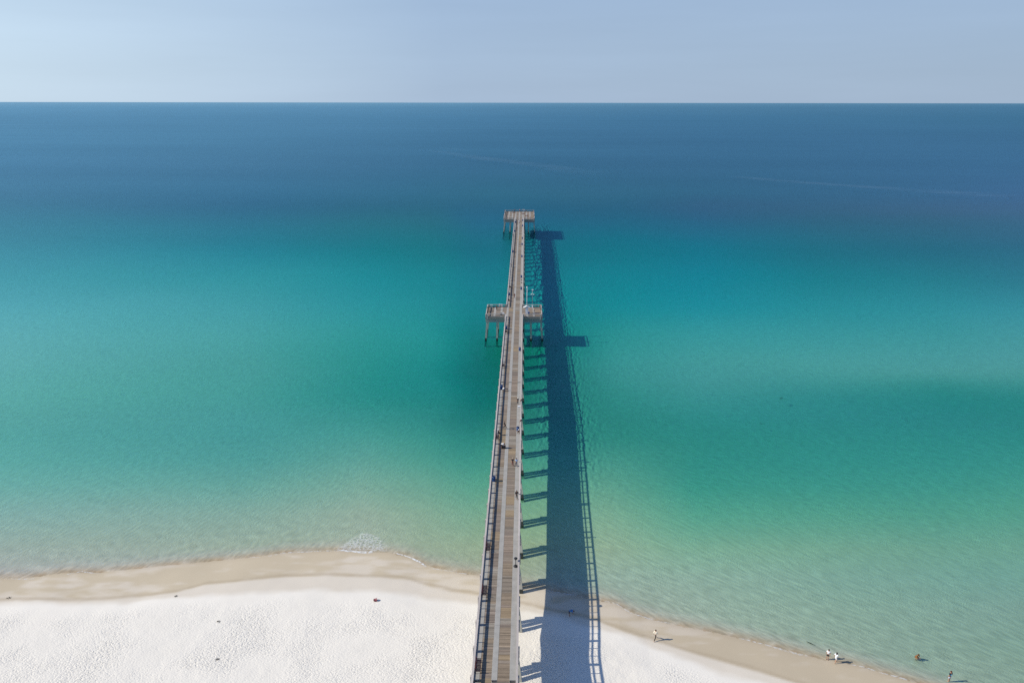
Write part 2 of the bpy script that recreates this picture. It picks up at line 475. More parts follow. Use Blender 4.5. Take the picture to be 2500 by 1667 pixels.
# ---- beach and seabed
D = [18.0]
while D[-1] < 480: D.append(D[-1] + max(0.22, 0.0042 * D[-1]) * (2.0 if D[-1] < 52 else 1))
D = np.array(D)
tt_ = np.linspace(-1.15, 1.15, 4000)
dens = 1 + 4.0 * np.exp(-((tt_ - 0.05) / 0.09) ** 2)
cum = np.cumsum(dens); cum = (cum - cum[0]) / (cum[-1] - cum[0])
T = np.interp(np.linspace(0, 1, 660), cum, tt_)
Xg, Yg = fan(D, T)
Zg, Sg = height(Xg, Yg)
scd = ci(SC, Xg) - Yg      # >0 landward of the scarp
drd = ci(DR, Xg) - Yg
n1 = fbm(Xg * 0.25, Yg * 0.6, 4, 3); n2 = fbm(Xg * 0.08, Yg * 0.3, 3, 11)
dry = np.clip((drd + (n1 - 0.5) * 1.6) / 1.3 + 0.2, 0, 1)[..., None]
cd = np.array([0.81, 0.765, 0.69]); cw = np.array([0.54, 0.46, 0.34]); cw2 = np.array([0.40, 0.325, 0.23]); ct = np.array([0.64, 0.57, 0.475])
n3 = fbm(Xg * 0.35, Yg * 1.1, 3, 77)
wetn = np.clip((n2 - 0.42) * 3.2 + (n3 - 0.5) * 3.0, 0, 1)[..., None]
near = np.clip(1 - Sg / 1.0, 0, 1)[..., None] * 0.5
band = np.clip(1 - np.abs(scd + 0.35 + (n1 - 0.5) * 0.8) / 0.55, 0, 1)[..., None] * 0.75
wetc = cw * (1 - wetn * 0.85) + ct * wetn * 0.85
right = np.clip((Xg - 2) / 14, 0, 1)[..., None]
wetc = wetc * (1 - right * 0.25) + cw2 * right * 0.25
wetc = wetc * (1 - near * 0.7) + cw2 * near * 0.7
wetc = wetc * (1 - band * 0.75) + cw2 * band * 0.75
past = np.clip(scd / 0.5, 0, 1)[..., None]
wetc = wetc * (1 - past) + (ct * 0.8 + cd * 0.2) * past
sandc = wetc * (1 - dry) + cd * dry
und = np.clip(-Sg / 1.5, 0, 1)[..., None]
sandc = sandc * (1 - und) + SAND_ALB * 0.98 * und
# weak smooth transition into the pale bed
dryf = np.where(Sg > 0, 0.06 + 0.94 * np.clip((drd - 1.0) / 3.5, 0, 1), np.clip(-Sg / 6, 0.05, 1))
k = int(np.searchsorted(D, 150))
o = sheet('beach', Xg[:k + 1], Yg[:k + 1], Zg[:k + 1], 'Col', sandc[:k + 1], M['sand'], {'dry': dryf[:k + 1] * np.where(Sg[:k + 1] > 0, 1, 0.55)})
D2 = np.concatenate([D[k:], np.geomspace(D[-1] * 1.03, 90000, 90)])
X2, Y2 = fan(D2, T); Z2, S2 = height(X2, Y2)
Z2[0] = Zg[k]
c2 = np.broadcast_to(SAND_ALB * 0.98, X2.shape + (3,))
sheet('seabed', X2, Y2, Z2, 'Col', c2, M['seabed'], {'dry': np.full(X2.shape, 0.8)})

# ---- water surface
def water_material():
    m, n, l, out = newmat('sea_water')
    a = n.new('ShaderNodeAttribute'); a.attribute_name = 'tint'
    al = n.new('ShaderNodeAttribute'); al.attribute_name = 'cover'
    g = n.new('ShaderNodeNewGeometry')
    def oriented(rot, sc):
        mp = n.new('ShaderNodeMapping'); mp.vector_type = 'TEXTURE'
        mp.inputs['Rotation'].default_value = (0, 0, R(rot)); mp.inputs['Scale'].default_value = (*sc, 1)
        l.new(g.outputs['Position'], mp.inputs[0])
        q = n.new('ShaderNodeTexNoise'); q.inputs['Scale'].default_value = 1.0
        q.inputs['Detail'].default_value = 4; q.inputs['Roughness'].default_value = 0.6
        q.inputs['Distortion'].default_value = 0.4
        l.new(mp.outputs[0], q.inputs['Vector'])
        return q
    na = oriented(70, (1.5, 0.5)); nb = oriented(-38, (1.9, 0.5))
    sx = n.new('ShaderNodeSeparateXYZ'); l.new(g.outputs['Position'], sx.inputs[0])
    mk = n.new('ShaderNodeMapRange'); mk.inputs['From Min'].default_value = -35; mk.inputs['From Max'].default_value = 12
    l.new(sx.outputs['X'], mk.inputs['Value'])
    n1 = n.new('ShaderNodeMix'); l.new(mk.outputs[0], n1.inputs[0]); l.new(na.outputs[0], n1.inputs[2]); l.new(nb.outputs[0], n1.inputs[3])
    mp2 = n.new('ShaderNodeMapping')
    mp2.inputs['Rotation'].default_value = (0, 0, R(-12))
    mp2.inputs['Scale'].default_value = (0.02, 0.11, 1)
    l.new(g.outputs['Position'], mp2.inputs[0])
    n2 = n.new('ShaderNodeTexNoise'); n2.inputs['Scale'].default_value = 1.0
    n2.inputs['Detail'].default_value = 4
    l.new(mp2.outputs[0], n2.inputs['Vector'])
    mp3 = n.new('ShaderNodeMapping')
    mp3.inputs['Rotation'].default_value = (0, 0, R(4))
    mp3.inputs['Scale'].default_value = (0.0012, 0.006, 1)
    l.new(g.outputs['Position'], mp3.inputs[0])
    n3 = n.new('ShaderNodeTexNoise'); n3.inputs['Scale'].default_value = 1.0
    n3.inputs['Detail'].default_value = 4
    l.new(mp3.outputs[0], n3.inputs['Vector'])
    b2 = n.new('ShaderNodeBump'); b2.inputs['Strength'].default_value = 0.5; b2.inputs['Distance'].default_value = 0.5
    l.new(n2.outputs[0], b2.inputs['Height'])
    b = n.new('ShaderNodeBump'); b.inputs['Strength'].default_value = 0.9; b.inputs['Distance'].default_value = 0.3
    l.new(n1.outputs[0], b.inputs['Height']); l.new(b2.outputs[0], b.inputs['Normal'])
    fr = n.new('ShaderNodeFresnel'); fr.inputs['IOR'].default_value = 1.33
    l.new(b.outputs[0], fr.inputs['Normal'])
    mn = n.new('ShaderNodeMath'); mn.operation = 'MINIMUM'; mn.inputs[1].default_value = 0.17
    l.new(fr.outputs[0], mn.inputs[0])
    gl = n.new('ShaderNodeBsdfGlossy'); gl.inputs['Roughness'].default_value = 0.22
    gl.inputs['Color'].default_value = (0.26, 0.68, 1, 1)
    l.new(b.outputs[0], gl.inputs['Normal'])
    # light and shade of fine ripples painted into the tint, plus broad slicks
    r1 = n.new('ShaderNodeMapRange'); r1.inputs['From Min'].default_value = 0.3; r1.inputs['From Max'].default_value = 0.7
    r1.inputs['To Min'].default_value = 0.88; r1.inputs['To Max'].default_value = 1.12
    l.new(n1.outputs[0], r1.inputs['Value'])
    r3 = n.new('ShaderNodeMapRange'); r3.inputs['From Min'].default_value = 0.3; r3.inputs['From Max'].default_value = 0.7
    r3.inputs['To Min'].default_value = 0.955; r3.inputs['To Max'].default_value = 1.045
    l.new(n3.outputs[0], r3.inputs['Value'])
    mm = n.new('ShaderNodeMath'); mm.operation = 'MULTIPLY'
    l.new(r1.outputs[0], mm.inputs[0]); l.new(r3.outputs[0], mm.inputs[1])
    vm = n.new('ShaderNodeVectorMath'); vm.operation = 'SCALE'
    l.new(a.outputs['Color'], vm.inputs[0]); l.new(mm.outputs[0], vm.inputs['Scale'])
    tr = n.new('ShaderNodeBsdfTransparent')
    l.new(vm.outputs[0], tr.inputs['Color'])
    mc = n.new('ShaderNodeMath'); mc.operation = 'MULTIPLY'
    l.new(mn.outputs[0], mc.inputs[0]); l.new(al.outputs['Fac'], mc.inputs[1])
    mx = n.new('ShaderNodeMixShader')
    l.new(mc.outputs[0], mx.inputs[0]); l.new(tr.outputs[0], mx.inputs[1]); l.new(gl.outputs[0], mx.inputs[2])
    l.new(mx.outputs[0], out.inputs[0])
    return m
M['water'] = water_material()
Dw = [40.0]
while Dw[-1] < 480: Dw.append(Dw[-1] * 1.012)
Dw = np.concatenate([np.array(Dw), np.geomspace(Dw[-1] * 1.02, 80000, 160)])
Tw = np.linspace(-1.15, 1.15, 260)
Xw, Yw = fan(Dw, Tw)
Zw = np.zeros_like(Xw)
zg, sw = height(Xw, Yw)
px, py = project(Xw, Yw, Zw)
px = px + (fbm(Xw * 0.05, Yw * 0.05, 2, 31) - 0.5) * 60
pyn = (fbm(Xw * 0.02, Yw * 0.02, 3, 41) - 0.5) * 26
rgb = sea_rgb(px.ravel().clip(0, 2500), (py + pyn * np.clip((py - 300) / 300, 0, 1)).ravel()).reshape(Xw.shape + (3,))
L = lin(rgb)
# what the surface mirrors (Fresnel x sky), left out; near the horizon the tint still carries reflected sky and haze
ang = np.arctan2(CAMH, np.hypot(Xw, Yw))
ci_ = np.sin(ang)
fres = 0.02 + 0.98 * (1 - ci_) ** 5
fres = np.minimum(fres, 0.15)
SKYR = np.array([0.085, 0.31, 0.74])
body = np.maximum(L - fres[..., None] * SKYR * 0.95, L * 0.12)
alb = body / (LITF * (1 - fres[..., None]))
tint = np.sqrt(np.clip(alb / (SAND_ALB * 0.98), 0.0005, 1.0))
cov = np.clip(-sw / 2.0, 0, 1)
shal = np.clip(-sw / 3.5, 0, 1)[..., None]
tint = 1 - (1 - tint) * shal ** 0.6
tint = tint * (1 - 0.16 * np.array([0.6, 0.9, 1.2]) * (np.exp(-(np.abs(sw) / 2.2) ** 2))[..., None] * (sw < 0)[..., None])
sheet('sea', Xw, Yw, Zw, 'tint', tint, M['water'], {'cover': cov})

# ------------------------------------------------------------------ foam
def foam_material(name, dens, scale, col=(0.8, 0.82, 0.83), stretch=(1, 1, 1), rot=0, lo=0.45, hi=0.62, voro=False):
    m, n, l, out = newmat(name)
    g = n.new('ShaderNodeNewGeometry')
    mp = n.new('ShaderNodeMapping'); mp.inputs['Scale'].default_value = stretch
    mp.inputs['Rotation'].default_value = (0, 0, R(rot))
    l.new(g.outputs['Position'], mp.inputs[0])
    no = n.new('ShaderNodeTexNoise'); no.inputs['Scale'].default_value = scale; no.inputs['Detail'].default_value = 5
    l.new(mp.outputs[0], no.inputs['Vector'])
    a = n.new('ShaderNodeAttribute'); a.attribute_name = 'Col'
    src = no.outputs[0]
    if voro:
        v = n.new('ShaderNodeTexVoronoi'); v.feature = 'DISTANCE_TO_EDGE'; v.inputs['Scale'].default_value = scale * 0.5
        l.new(mp.outputs[0], v.inputs['Vector'])
        r0 = n.new('ShaderNodeMapRange'); r0.inputs['From Min'].default_value = 0.0; r0.inputs['From Max'].default_value = 0.28
        r0.inputs['To Min'].default_value = 0.28; r0.inputs['To Max'].default_value = -0.08
        l.new(v.outputs['Distance'], r0.inputs['Value'])
        s_ = n.new('ShaderNodeMath'); s_.operation = 'ADD'
        l.new(no.outputs[0], s_.inputs[0]); l.new(r0.outputs[0], s_.inputs[1])
        src = s_.outputs[0]
    r = n.new('ShaderNodeMapRange'); r.inputs['From Min'].default_value = lo; r.inputs['From Max'].default_value = hi
    r.inputs['To Max'].default_value = dens
    l.new(src, r.inputs['Value'])
    mu = n.new('ShaderNodeMath'); mu.operation = 'MULTIPLY'
    l.new(r.outputs[0], mu.inputs[0]); l.new(a.outputs['Fac'], mu.inputs[1])
    d = n.new('ShaderNodeBsdfDiffuse'); d.inputs['Color'].default_value = (*col, 1)
    t = n.new('ShaderNodeBsdfTransparent')
    mx = n.new('ShaderNodeMixShader')
    l.new(mu.outputs[0], mx.inputs[0]); l.new(t.outputs[0], mx.inputs[1]); l.new(d.outputs[0], mx.inputs[2])
    l.new(mx.outputs[0], out.inputs[0])
    return m

def ribbon(name, pts, halfw, mat_, z, label, wig=0.3, seg=0.5):
    """soft-edged strip lying on the water along a traced line"""
    P = [at(x, y, 0) for x, y in pts]
    Q = []
    for a, b in zip(P, P[1:]):
        k = max(2, int((b - a).length / seg))
        Q += [a.lerp(b, i / k) for i in range(k)]
    Q.append(P[-1])
    mb = MB(); N = len(Q)
    for i, q in enumerate(Q):
        d = (Q[min(i + 1, N - 1)] - Q[max(i - 1, 0)]).normalized()
        nn = Vector((-d.y, d.x, 0))
        t = i / (N - 1)
        w_ = (halfw(t) if callable(halfw) else halfw) * (0.6 + 0.8 * float(vnoise(np.array(i * 0.23), np.array(3.3), 5)))
        off = (float(vnoise(np.array(i * 0.15), np.array(1.1), 9)) - 0.5) * wig
        fade = min(1, t * 8, (1 - t) * 8)
        for j, c in ((-1, 0), (-0.4, 1), (0.4, 1), (1, 0)):
            p = q + nn * (w_ * j + off)
            mb.v.append((p.x, p.y, z)); mb.c.append((c * fade,) * 3)
    for i in range(N - 1):
        for j in range(3):
            a = i * 4 + j
            mb.f.append((a, a + 1, a + 5, a + 4))
    o = mb.build(name, mat_)
    tag(o, label, 'foam', kind='stuff')
    return o

MF = foam_material('shore_foam', 0.95, 2.2, lo=0.36, hi=0.55)
MFt = foam_material('thin_foam', 0.55, 2.0, lo=0.40, hi=0.6)
ribbon('foam', [(826, 1342), (850, 1345), (875, 1347), (900, 1348), (918, 1345)], 0.32, MF, 0.03, 'bright white foam of a tiny breaking wave left of the pier', 0.1, 0.3)
ribbon('foam', [(960, 1349), (985, 1355), (1003, 1361), (1022, 1370), (1042, 1384)], 0.2, MF, 0.034, 'short foam line curving down the shore towards the pier', 0.1, 0.3)
ribbon('foam', [(600, 1358), (640, 1361), (690, 1349), (760, 1347), (826, 1342)], 0.16, MFt, 0.026, 'faint foam edge along the wet sand left of the breaking wave', 0.2, 0.4)
ribbon('foam', [(0, 1412), (60, 1413), (130, 1409), (200, 1395), (245, 1400)], 0.14, MFt, 0.03, 'thin foam edge at the far left of the shore', 0.2, 0.4)
ribbon('foam', [(1462, 1464), (1503, 1472), (1540, 1495), (1600, 1515), (1645, 1524)], 0.13, MFt, 0.03, 'thin foam edge right of the pier shadow', 0.2, 0.4)
ribbon('foam', [(1800, 1556), (1861, 1571), (1905, 1583), (1950, 1597), (1985, 1604)], 0.18, MFt, 0.032, 'thin foam edge beside the two people in white', 0.2, 0.4)
ribbon('foam', [(2070, 1620), (2110, 1628), (2150, 1641), (2195, 1652), (2234, 1665)], 0.15, MFt, 0.034, 'thin foam edge at the lower right near the wading person', 0.25, 0.4)
ribbon('foam', [(1300, 1440), (1345, 1442), (1400, 1452), (1455, 1463)], 0.1, MFt, 0.036, 'faint foam edge crossing the pier shadow', 0.2, 0.4)
ribbon('foam', [(1045, 1386), (1106, 1395), (1150, 1402)], 0.1, MFt, 0.036, 'faint foam edge just left of the pier', 0.2, 0.4)
# churned patch behind the little breaker
mbf = MB()
c0 = at(892, 1326, 0)
for i in range(25):
    for j in range(25):
        u, v = i / 24, j / 24
        a_ = at(805 + 150 * u, 1347 - 4 * math.sin(u * 3) - v * 48, 0)
        x_ = 805 + 150 * u
        top = np.interp(x_, [805, 830, 870, 890, 920, 945, 955], [1343, 1330, 1306, 1296, 1304, 1330, 1346])
        y_ = 1347 - 4 * math.sin(u * 3) - v * 48
        f_ = min(1.0, max(0.0, (y_ - top) / 7)) * min(1, max(0, (1347 - y_) / 3 + 0.4)) * min(1, u * 5, (1 - u) * 6)
        mbf.v.append((a_.x, a_.y, 0.02)); mbf.c.append((f_,) * 3)
for i in range(24):
    for j in range(24):
        a = i * 25 + j
        mbf.f.append((a, a + 25, a + 26, a + 1))
o = mbf.build('foam', foam_material('churned_foam', 0.42, 3.2, stretch=(0.8, 1.2, 1), rot=15, lo=0.52, hi=0.74, voro=True))
tag(o, 'lacy patch of churned foam behind the small breaking wave', 'foam', kind='stuff')
MW = foam_material('wake_streaks', 0.045, 0.05, col=(0.42, 0.55, 0.72), stretch=(0.25, 1.5, 1), rot=8, lo=0.35, hi=0.6)
ribbon('wake', [(1010, 366), (1090, 372), (1150, 382), (1220, 392), (1300, 402), (1380, 414), (1480, 426)], lambda t: 15 + 9 * t, MW, 0.05, 'long pale boat wake on the blue water beyond the pier end', 8, 12)
ribbon('wake', [(1060, 361), (1100, 363), (1140, 367)], 7, MW, 0.06, 'short pale streak above the long boat wake', 5, 12)
ribbon('wake', [(1780, 430), (1900, 441), (2100, 455), (2300, 468), (2500, 482)], 16, MW, 0.05, 'faint pale streak reaching the right edge of the sea', 9, 12)

# ------------------------------------------------------------------ pier
PX0, PX1 = -5.78, -0.27
PC = (PX0 + PX1) / 2
ZD, ZR = 7.9, 8.80
Y0 = 62.4
S = 9.06
YN, YE0, YE1 = 26.0, 396.6, 426.2            # start, end platform
YM0, YM1 = 206.4, 217.2                     # middle platform
TX0, TX1 = -12.0, 5.85
pier = empty('fishing_pier', (PC, YN, 0), 0, 'long weathered timber and concrete fishing pier with two cross platforms running out to sea', 'pier')
def pl(mb, name, m, parent=pier, smooth=False):
    """build in world coordinates under the pier empty"""
    base = Vector(parent.get('_o', (PC, YN, 0)))
    mb.v = [tuple(Vector(p) - base) for p in mb.v]
    o = mb.build(name, m, parent, smooth)
    o['_o'] = tuple(base)
    return o
pier['_o'] = (PC, YN, 0)

STR = [(-5.56, -4.86), (-3.44, -2.76), (-1.31, -0.52)]
FIELDS = [(-4.855, -3.445), (-2.755, -1.315)]
TSTR = [(-9.65, -8.95), (-7.5, -6.85), (0.85, 1.55), (2.95, 3.65)]
def seg_range(a, b, cuts, gap=0.07):
    out = []; s = a
    for c in sorted(cuts):
        if s < c < b:
            out.append((s, c - gap)); s = c + gap
    out.append((s, b)); return out
GAPS = [Y0 + 10 * S * k for k in range(5)]
slabs = [Y0 + S * k for k in range(-4, 41)]
for (a, b) in STR:
    mb = MB()
    for (s, e_) in seg_range(YN, YE1, GAPS, 0.2):
        for (p, q) in seg_range(s, e_, [y for y in slabs if s + 1 < y < e_ - 1], 0.012):
            mb.box(a, b, p, q, 6.75, ZD + 0.012)
    pl(mb, 'concrete_girder', M['concrete'])
for (y0, y1) in ((YM0, YM1), (YE0, YE1)):
    for (a, b) in TSTR:
        mb = MB(); mb.box(a, b, y0 + 0.02, y1 - 0.02, 6.95, ZD + 0.012)
        pl(mb, 'concrete_girder', M['concrete'])

# planking: one board after another, colours by board
GOLD = [(at(1258, 1484, ZD).y, at(1258, 1509, ZD).y, 1), (at(1255, 1598, ZD).y, at(1255, 1613, ZD).y, 1), (at(1255, 849, ZD).y, at(1255, 858, ZD).y, 1),
        (at(1198, 1655, ZD).y, at(1198, 1690, ZD).y, 0), (at(1215, 1298, ZD).y, at(1215, 1320, ZD).y, 0), (at(1222, 1168, ZD).y, at(1222, 1180, ZD).y, 0),
        (at(1232, 1048, ZD).y, at(1232, 1082, ZD).y, 0), (at(1255, 1095, ZD).y, at(1255, 1110, ZD).y, 1), (at(1255, 1212, ZD).y, at(1255, 1232, ZD).y, 1),
        (at(1255, 1245, ZD).y, at(1255, 1262, ZD).y, 1), (at(1245, 753, ZD).y, at(1245, 760, ZD).y, 0), (at(1258, 575, ZD).y, at(1258, 590, ZD).y, 1)]
rng = random.Random(3)
def plank_col(y, fld, state):
    if rng.random() < 0.10 or 'c' not in state:
        state['c'] = rng.choice([(0.235, 0.205, 0.178), (0.25, 0.21, 0.18), (0.215, 0.185, 0.165), (0.27, 0.25, 0.225), (0.24, 0.20, 0.16), (0.205, 0.182, 0.158)])
    c = list(state['c'])
    r = rng.random()
    if r < 0.06: c = [x * 0.66 for x in c]
    elif r < 0.14: c = [x * 1.35 for x in c]
    for a, b, f in GOLD:
        if f == fld and min(a, b) <= y <= max(a, b):
            c = [0.285, 0.23, 0.165]
    k = rng.uniform(0.76, 1.24)
    return (c[0] * k * 1.04, c[1] * k * 0.99, c[2] * k * 0.92)
def planks(x0, x1, y0, y1, fld, mb):
    y = y0; st = {}
    while y < y1 - 0.05:
        wd = min(0.142, y1 - y - 0.01)
        zz = ZD - rng.uniform(0.0, 0.008)
        mb.box(x0 + 0.004, x1 - 0.004, y, y + wd, ZD - 0.06, zz, plank_col(y, fld, st))
        y += 0.153
for fi, (a, b) in enumerate(FIELDS):
    mb = MB(); planks(a, b, YN, YE1, fi, mb)
    pl(mb, 'plank_decking', M['plank'])
for (y0, y1) in ((YM0, YM1), (YE0, YE1)):
    for xs in ([TX0 + 0.1] + [v for s_ in TSTR[:2] for v in s_] + [PX0 + 0.22], [-0.515] + [v for s_ in TSTR[2:] for v in s_] + [TX1 - 0.1]):
        for i in range(0, len(xs), 2):
            mb = MB(); planks(xs[i], xs[i + 1], y0 + 0.03, y1 - 0.03, 5, mb)
            pl(mb, 'plank_decking', M['plank'])
# T platform fascias
for (y0, y1) in ((YM0, YM1), (YE0, YE1)):
    mb = MB(); c = (0.25, 0.23, 0.21)
    for (xa, xb) in ((TX0, PX0 - 0.002), (PX1 + 0.002, TX1)):
        mb.box(xa, xb, y0 - 0.14, y0, 7.2, ZD + 0.01, c)
    mb.box(TX0, TX1, y1, y1 + 0.14, 7.2, ZD + 0.01, c)
    mb.box(TX0 - 0.14, TX0, y0 - 0.14, y1 + 0.14, 7.2, ZD + 0.01, c)
    mb.box(TX1, TX1 + 0.14, y0 - 0.14, y1 + 0.14, 7.2, ZD + 0.01, c)
    pl(mb, 'fascia_boards', M['railwood'])

# railings
WOODL = (0.47, 0.425, 0.40); WOODM = (0.33, 0.29, 0.265); WOODD = (0.24, 0.205, 0.185)
npost = [0]; far_posts = MB()
def railing(ax, c, a, b, inward, posts=None, farpost=False):
    """run along axis ax ('y' or 'x') at coordinate c from a to b; inward = +1/-1"""
    def bx(mb, c0, c1, s0, s1, z0, z1, col):
        c0, c1 = min(c0, c1), max(c0, c1)
        if ax == 'y': mb.box(c0, c1, s0, s1, z0, z1, col)
        else: mb.box(s0, s1, c0, c1, z0, z1, col)
    mb = MB(); i = inward
    if posts is None:
        k = max(1, round((b - a) / 4.5)); posts = [a + (b - a) * t / k for t in range(k + 1)]
    ps = sorted(posts)
    # cap in lengths, top board, kick board
    cuts = [a] + [p for p in ps if a + 0.5 < p < b - 0.5] + [b]
    for s0, s1 in zip(cuts, cuts[1:]):
        k = rng.uniform(0.9, 1.1); col = tuple(v * k for v in WOODL)
        bx(mb, c - i * 0.11, c + i * 0.15, s0 + 0.004, s1 - 0.004, ZR, ZR + 0.045, col)
        bx(mb, c - i * 0.02, c + i * 0.02, s0 + 0.006, s1 - 0.006, ZD + 0.74, ZR - 0.003, WOODM)
        bx(mb, c - i * 0.07, c - i * 0.03, s0 + 0.006, s1 - 0.006, ZD + 0.08, ZD + 0.27, WOODM)
        n = 3
        for t in range(1, n):
            p = s0 + (s1 - s0) * t / n
            bx(mb, c - i * 0.045, c + i * 0.045, p - 0.055, p + 0.055, ZD - 0.3, ZR - 0.003, WOODD)
            if ax == 'y' and (abs(c - RL) < .01 or abs(c - RRr) < .01):
                bx(mb, c + i * 0.047, c + i * 0.118, p - 0.05, p + 0.05, ZD - 0.28, ZD - 0.10, WOODD)
    o = pl(mb, 'railing', M['railwood'])
    for p in ps:
        if not (a - 0.01 <= p <= b + 0.01): continue
        far = farpost or (ax == 'y' and p > 252)
        q = far_posts if far else MB()
        pa = min(max(p, a + 0.22), b - 0.22)
        if ax == 'y' and (abs(c - RL) < .01 or abs(c - RRr) < .01):
            bx(q, c + i * 0.049, c + i * 0.118, pa - 0.12, pa + 0.12, ZD - 0.5, ZD - 0.10, WOODD)
        bx(q, c - i * 0.047, c + i * 0.047, pa - 0.21, pa + 0.21, ZD - 0.55, ZR - 0.004, WOODM)
        bx(q, c - i * 0.26, c - i * 0.049, pa - 0.17, pa + 0.17, ZD - 0.75, ZR - 0.10, WOODL)
        if not far:
            npost[0] += 1
            pl(q, 'railing_post', M['railwood'], o)
    return o
mainposts = [Y0 + 0.5 * S * k for k in range(-8, 75)]
sel = lambda a, b: [p for p in mainposts if a < p < b]
RL, RRr = PX0 + 0.14, PX1 - 0.14
railing('y', RL, YN, YM0, 1, sel(YN, YM0))
railing('y', RL, YM1, YE0, 1, sel(YM1, YE0))
railing('y', RRr, YN, YM0, -1, sel(YN, YM0))
railing('y', RRr, YM1, YE0, -1, sel(YM1, YE0))
for (y0, y1, fp) in ((YM0, YM1, False), (YE0, YE1, True)):
    railing('y', TX0 + 0.12, y0, y1, 1, farpost=fp)
    railing('y', TX1 - 0.12, y0, y1, -1, farpost=fp)
    railing('x', y0 + 0.10, TX0 + 0.3, PX0, 1, farpost=fp)
    railing('x', y0 + 0.10, PX1, TX1 - 0.3, 1, farpost=fp)
    if fp: railing('x', y1 - 0.10, TX0 + 0.3, TX1 - 0.3, -1, farpost=True)
    else:
        railing('x', y1 - 0.10, TX0 + 0.3, PX0, -1)
        railing('x', y1 - 0.10, PX1, TX1 - 0.3, -1)
o = pl(far_posts, 'railing_post', M['railwood']); o['kind'] = 'stuff'

# bents
CPILE = (0.43, 0.42, 0.375); CWET = (0.05, 0.055, 0.05); CSUB = (0.40, 0.42, 0.36)
far_piles = MB(); npile = 0
def pile_mesh(mb, top, bot, w_=0.58):
    t = Vector(top); b = Vector(bot)
    k1 = t.lerp(b, (t.z - 0.75) / (t.z - b.z)); k2 = t.lerp(b, (t.z + 0.0) / (t.z - b.z))
    land = b.z > -0.3
    vs = []
    k3 = t.lerp(b, (t.z + 0.35) / (t.z - b.z)) if not land else b.lerp(t, .1)
    rings = [(t, CPILE), (k1, CPILE), (k1 - Vector((0, 0, 0.06)), CWET if not land else CPILE), (k3, CWET if not land else CPILE), (k3 - Vector((0, 0, .05)), CSUB if not land else CPILE), (b, CSUB if not land else CPILE)]
    n = len(mb.v)
    for p, c in rings:
        for (sx_, sy_) in ((-1, -1), (1, -1), (1, 1), (-1, 1)):
            mb.v.append((p.x + sx_ * w_ / 2, p.y + sy_ * w_ / 2, p.z)); mb.c.append(c)
    for r in range(5):
        for j in range(4):
            a = n + r * 4 + j; b_ = n + r * 4 + (j + 1) % 4
            mb.f.append((a, b_, b_ + 4, a + 4))
    mb.f.append((n + 3, n + 2, n + 1, n)); mb.f.append((n + 20, n + 21, n + 22, n + 23))
for k in range(-4, 41):
    yb = Y0 + S * k
    if yb < YN + 1 or yb > YE1: continue
    mid = k in (16, 17); end = yb > YE0 + 0.5
    mb = MB()
    cap_x0, cap_x1 = (PX0 + 0.1, PX1 - 0.1)
    yc = yb
    if k == 16: yc = YM0 + 0.75
    if k == 17: yc = YM1 - 0.75
    if k == 37: yc = YE0 + 0.75
    if k == 40: yc = YE1 - 0.75
    if mid or end: cap_x0, cap_x1 = TX0 - 0.05, TX1 + 0.05
    ztop = 6.74
    mb.box(cap_x0, cap_x1, yc - 0.5 - (0.15 if (mid or end) else 0), yc + 0.5, 6.05 if (mid or end) else 5.95, ztop)
    if mid or end:
        mb.box(cap_x0, PX0 + 0.1, yc - 0.62, yc + 0.3, ztop + 0.002, 7.19)
        mb.box(PX1 - 0.1, cap_x1, yc - 0.62, yc + 0.3, ztop + 0.002, 7.19)
    cap = pl(mb, 'pile_cap', M['concrete'])
    spec = []
    for xt, xb_ in ((PC - 2.1, -6.05), (PC, PC), (PC + 2.1, 0.0)):
        spec.append((xt, yc, xb_, yc - (2.3 if not (mid or end) else 0.4)))
    if mid or end:
        for dx, sp in ((-8.55, -0.5), (-5.35, -0.1), (5.35, 0.1), (8.55, 0.5)):
            spec.append((PC + dx, yc - 0.2, PC + dx + sp, yc - 0.35))
    for (xt, yt, xb_, ybt) in spec:
        zg_, _ = height(np.array([xb_]), np.array([ybt])); zb = float(zg_[0]) - 1.2
        bt = Vector((xt, yt, 6.1)) + (Vector((xb_, ybt, 0)) - Vector((xt, yt, 6.1))) * ((6.1 - zb) / 6.1)
        indiv = (k <= 20) or mid or (k == 37 and abs(xt - PC) > 3)
        q = MB() if indiv else far_piles
        pile_mesh(q, (xt, yt, 6.1), bt)
        if indiv:
            npile += 1
            pl(q, 'pile', M['pile'], cap)
o = pl(far_piles, 'pile', M['pile']); o['kind'] = 'stuff'
print('posts', npost[0], 'piles', npile)

# ------------------------------------------------------------------ things on the pier
def bench(px_, py_, label, rz=0.0, loc=None, small=False):
    p = loc or at(px_, py_, ZD + 0.012)
    if loc is None: p.x = -5.12
    t = empty('bench', p, rz, label, 'bench', 'benches along the pier railing')
    for i in range(4):
        mb = MB(); mb.box(-0.16 + i * 0.125, -0.06 + i * 0.125, -0.95, 0.95, 0.42, 0.46); mb.build('seat_slat', M['bench'], t)
    mb = MB()
    for i in range(3):
        mb.box(-0.235 - i * 0.025, -0.205 - i * 0.025, -0.95, 0.95, 0.52 + i * 0.13, 0.62 + i * 0.13)
    mb.build('backrest', M['bench'], t)
    for s_ in (-0.85, 0.0, 0.85):
        mb = MB()
        mb.beam((-0.2, s_, 0), (-0.32, s_, 0.88), 0.05, 0.05)
        mb.beam((0.3, s_, 0), (0.3, s_, 0.64 if s_ else 0.42), 0.05, 0.05)
        mb.box(-0.2, 0.34, s_ - 0.025, s_ + 0.025, 0.37, 0.415)
        if s_: mb.box(-0.26, 0.36, s_ - 0.035, s_ + 0.035, 0.64, 0.675)
        mb.build('end_frame', M['blackmetal'], t)
    return t
bench(1165, 1630, 'red-brown slatted bench nearest the bottom edge of the photo, in the rail shadow')
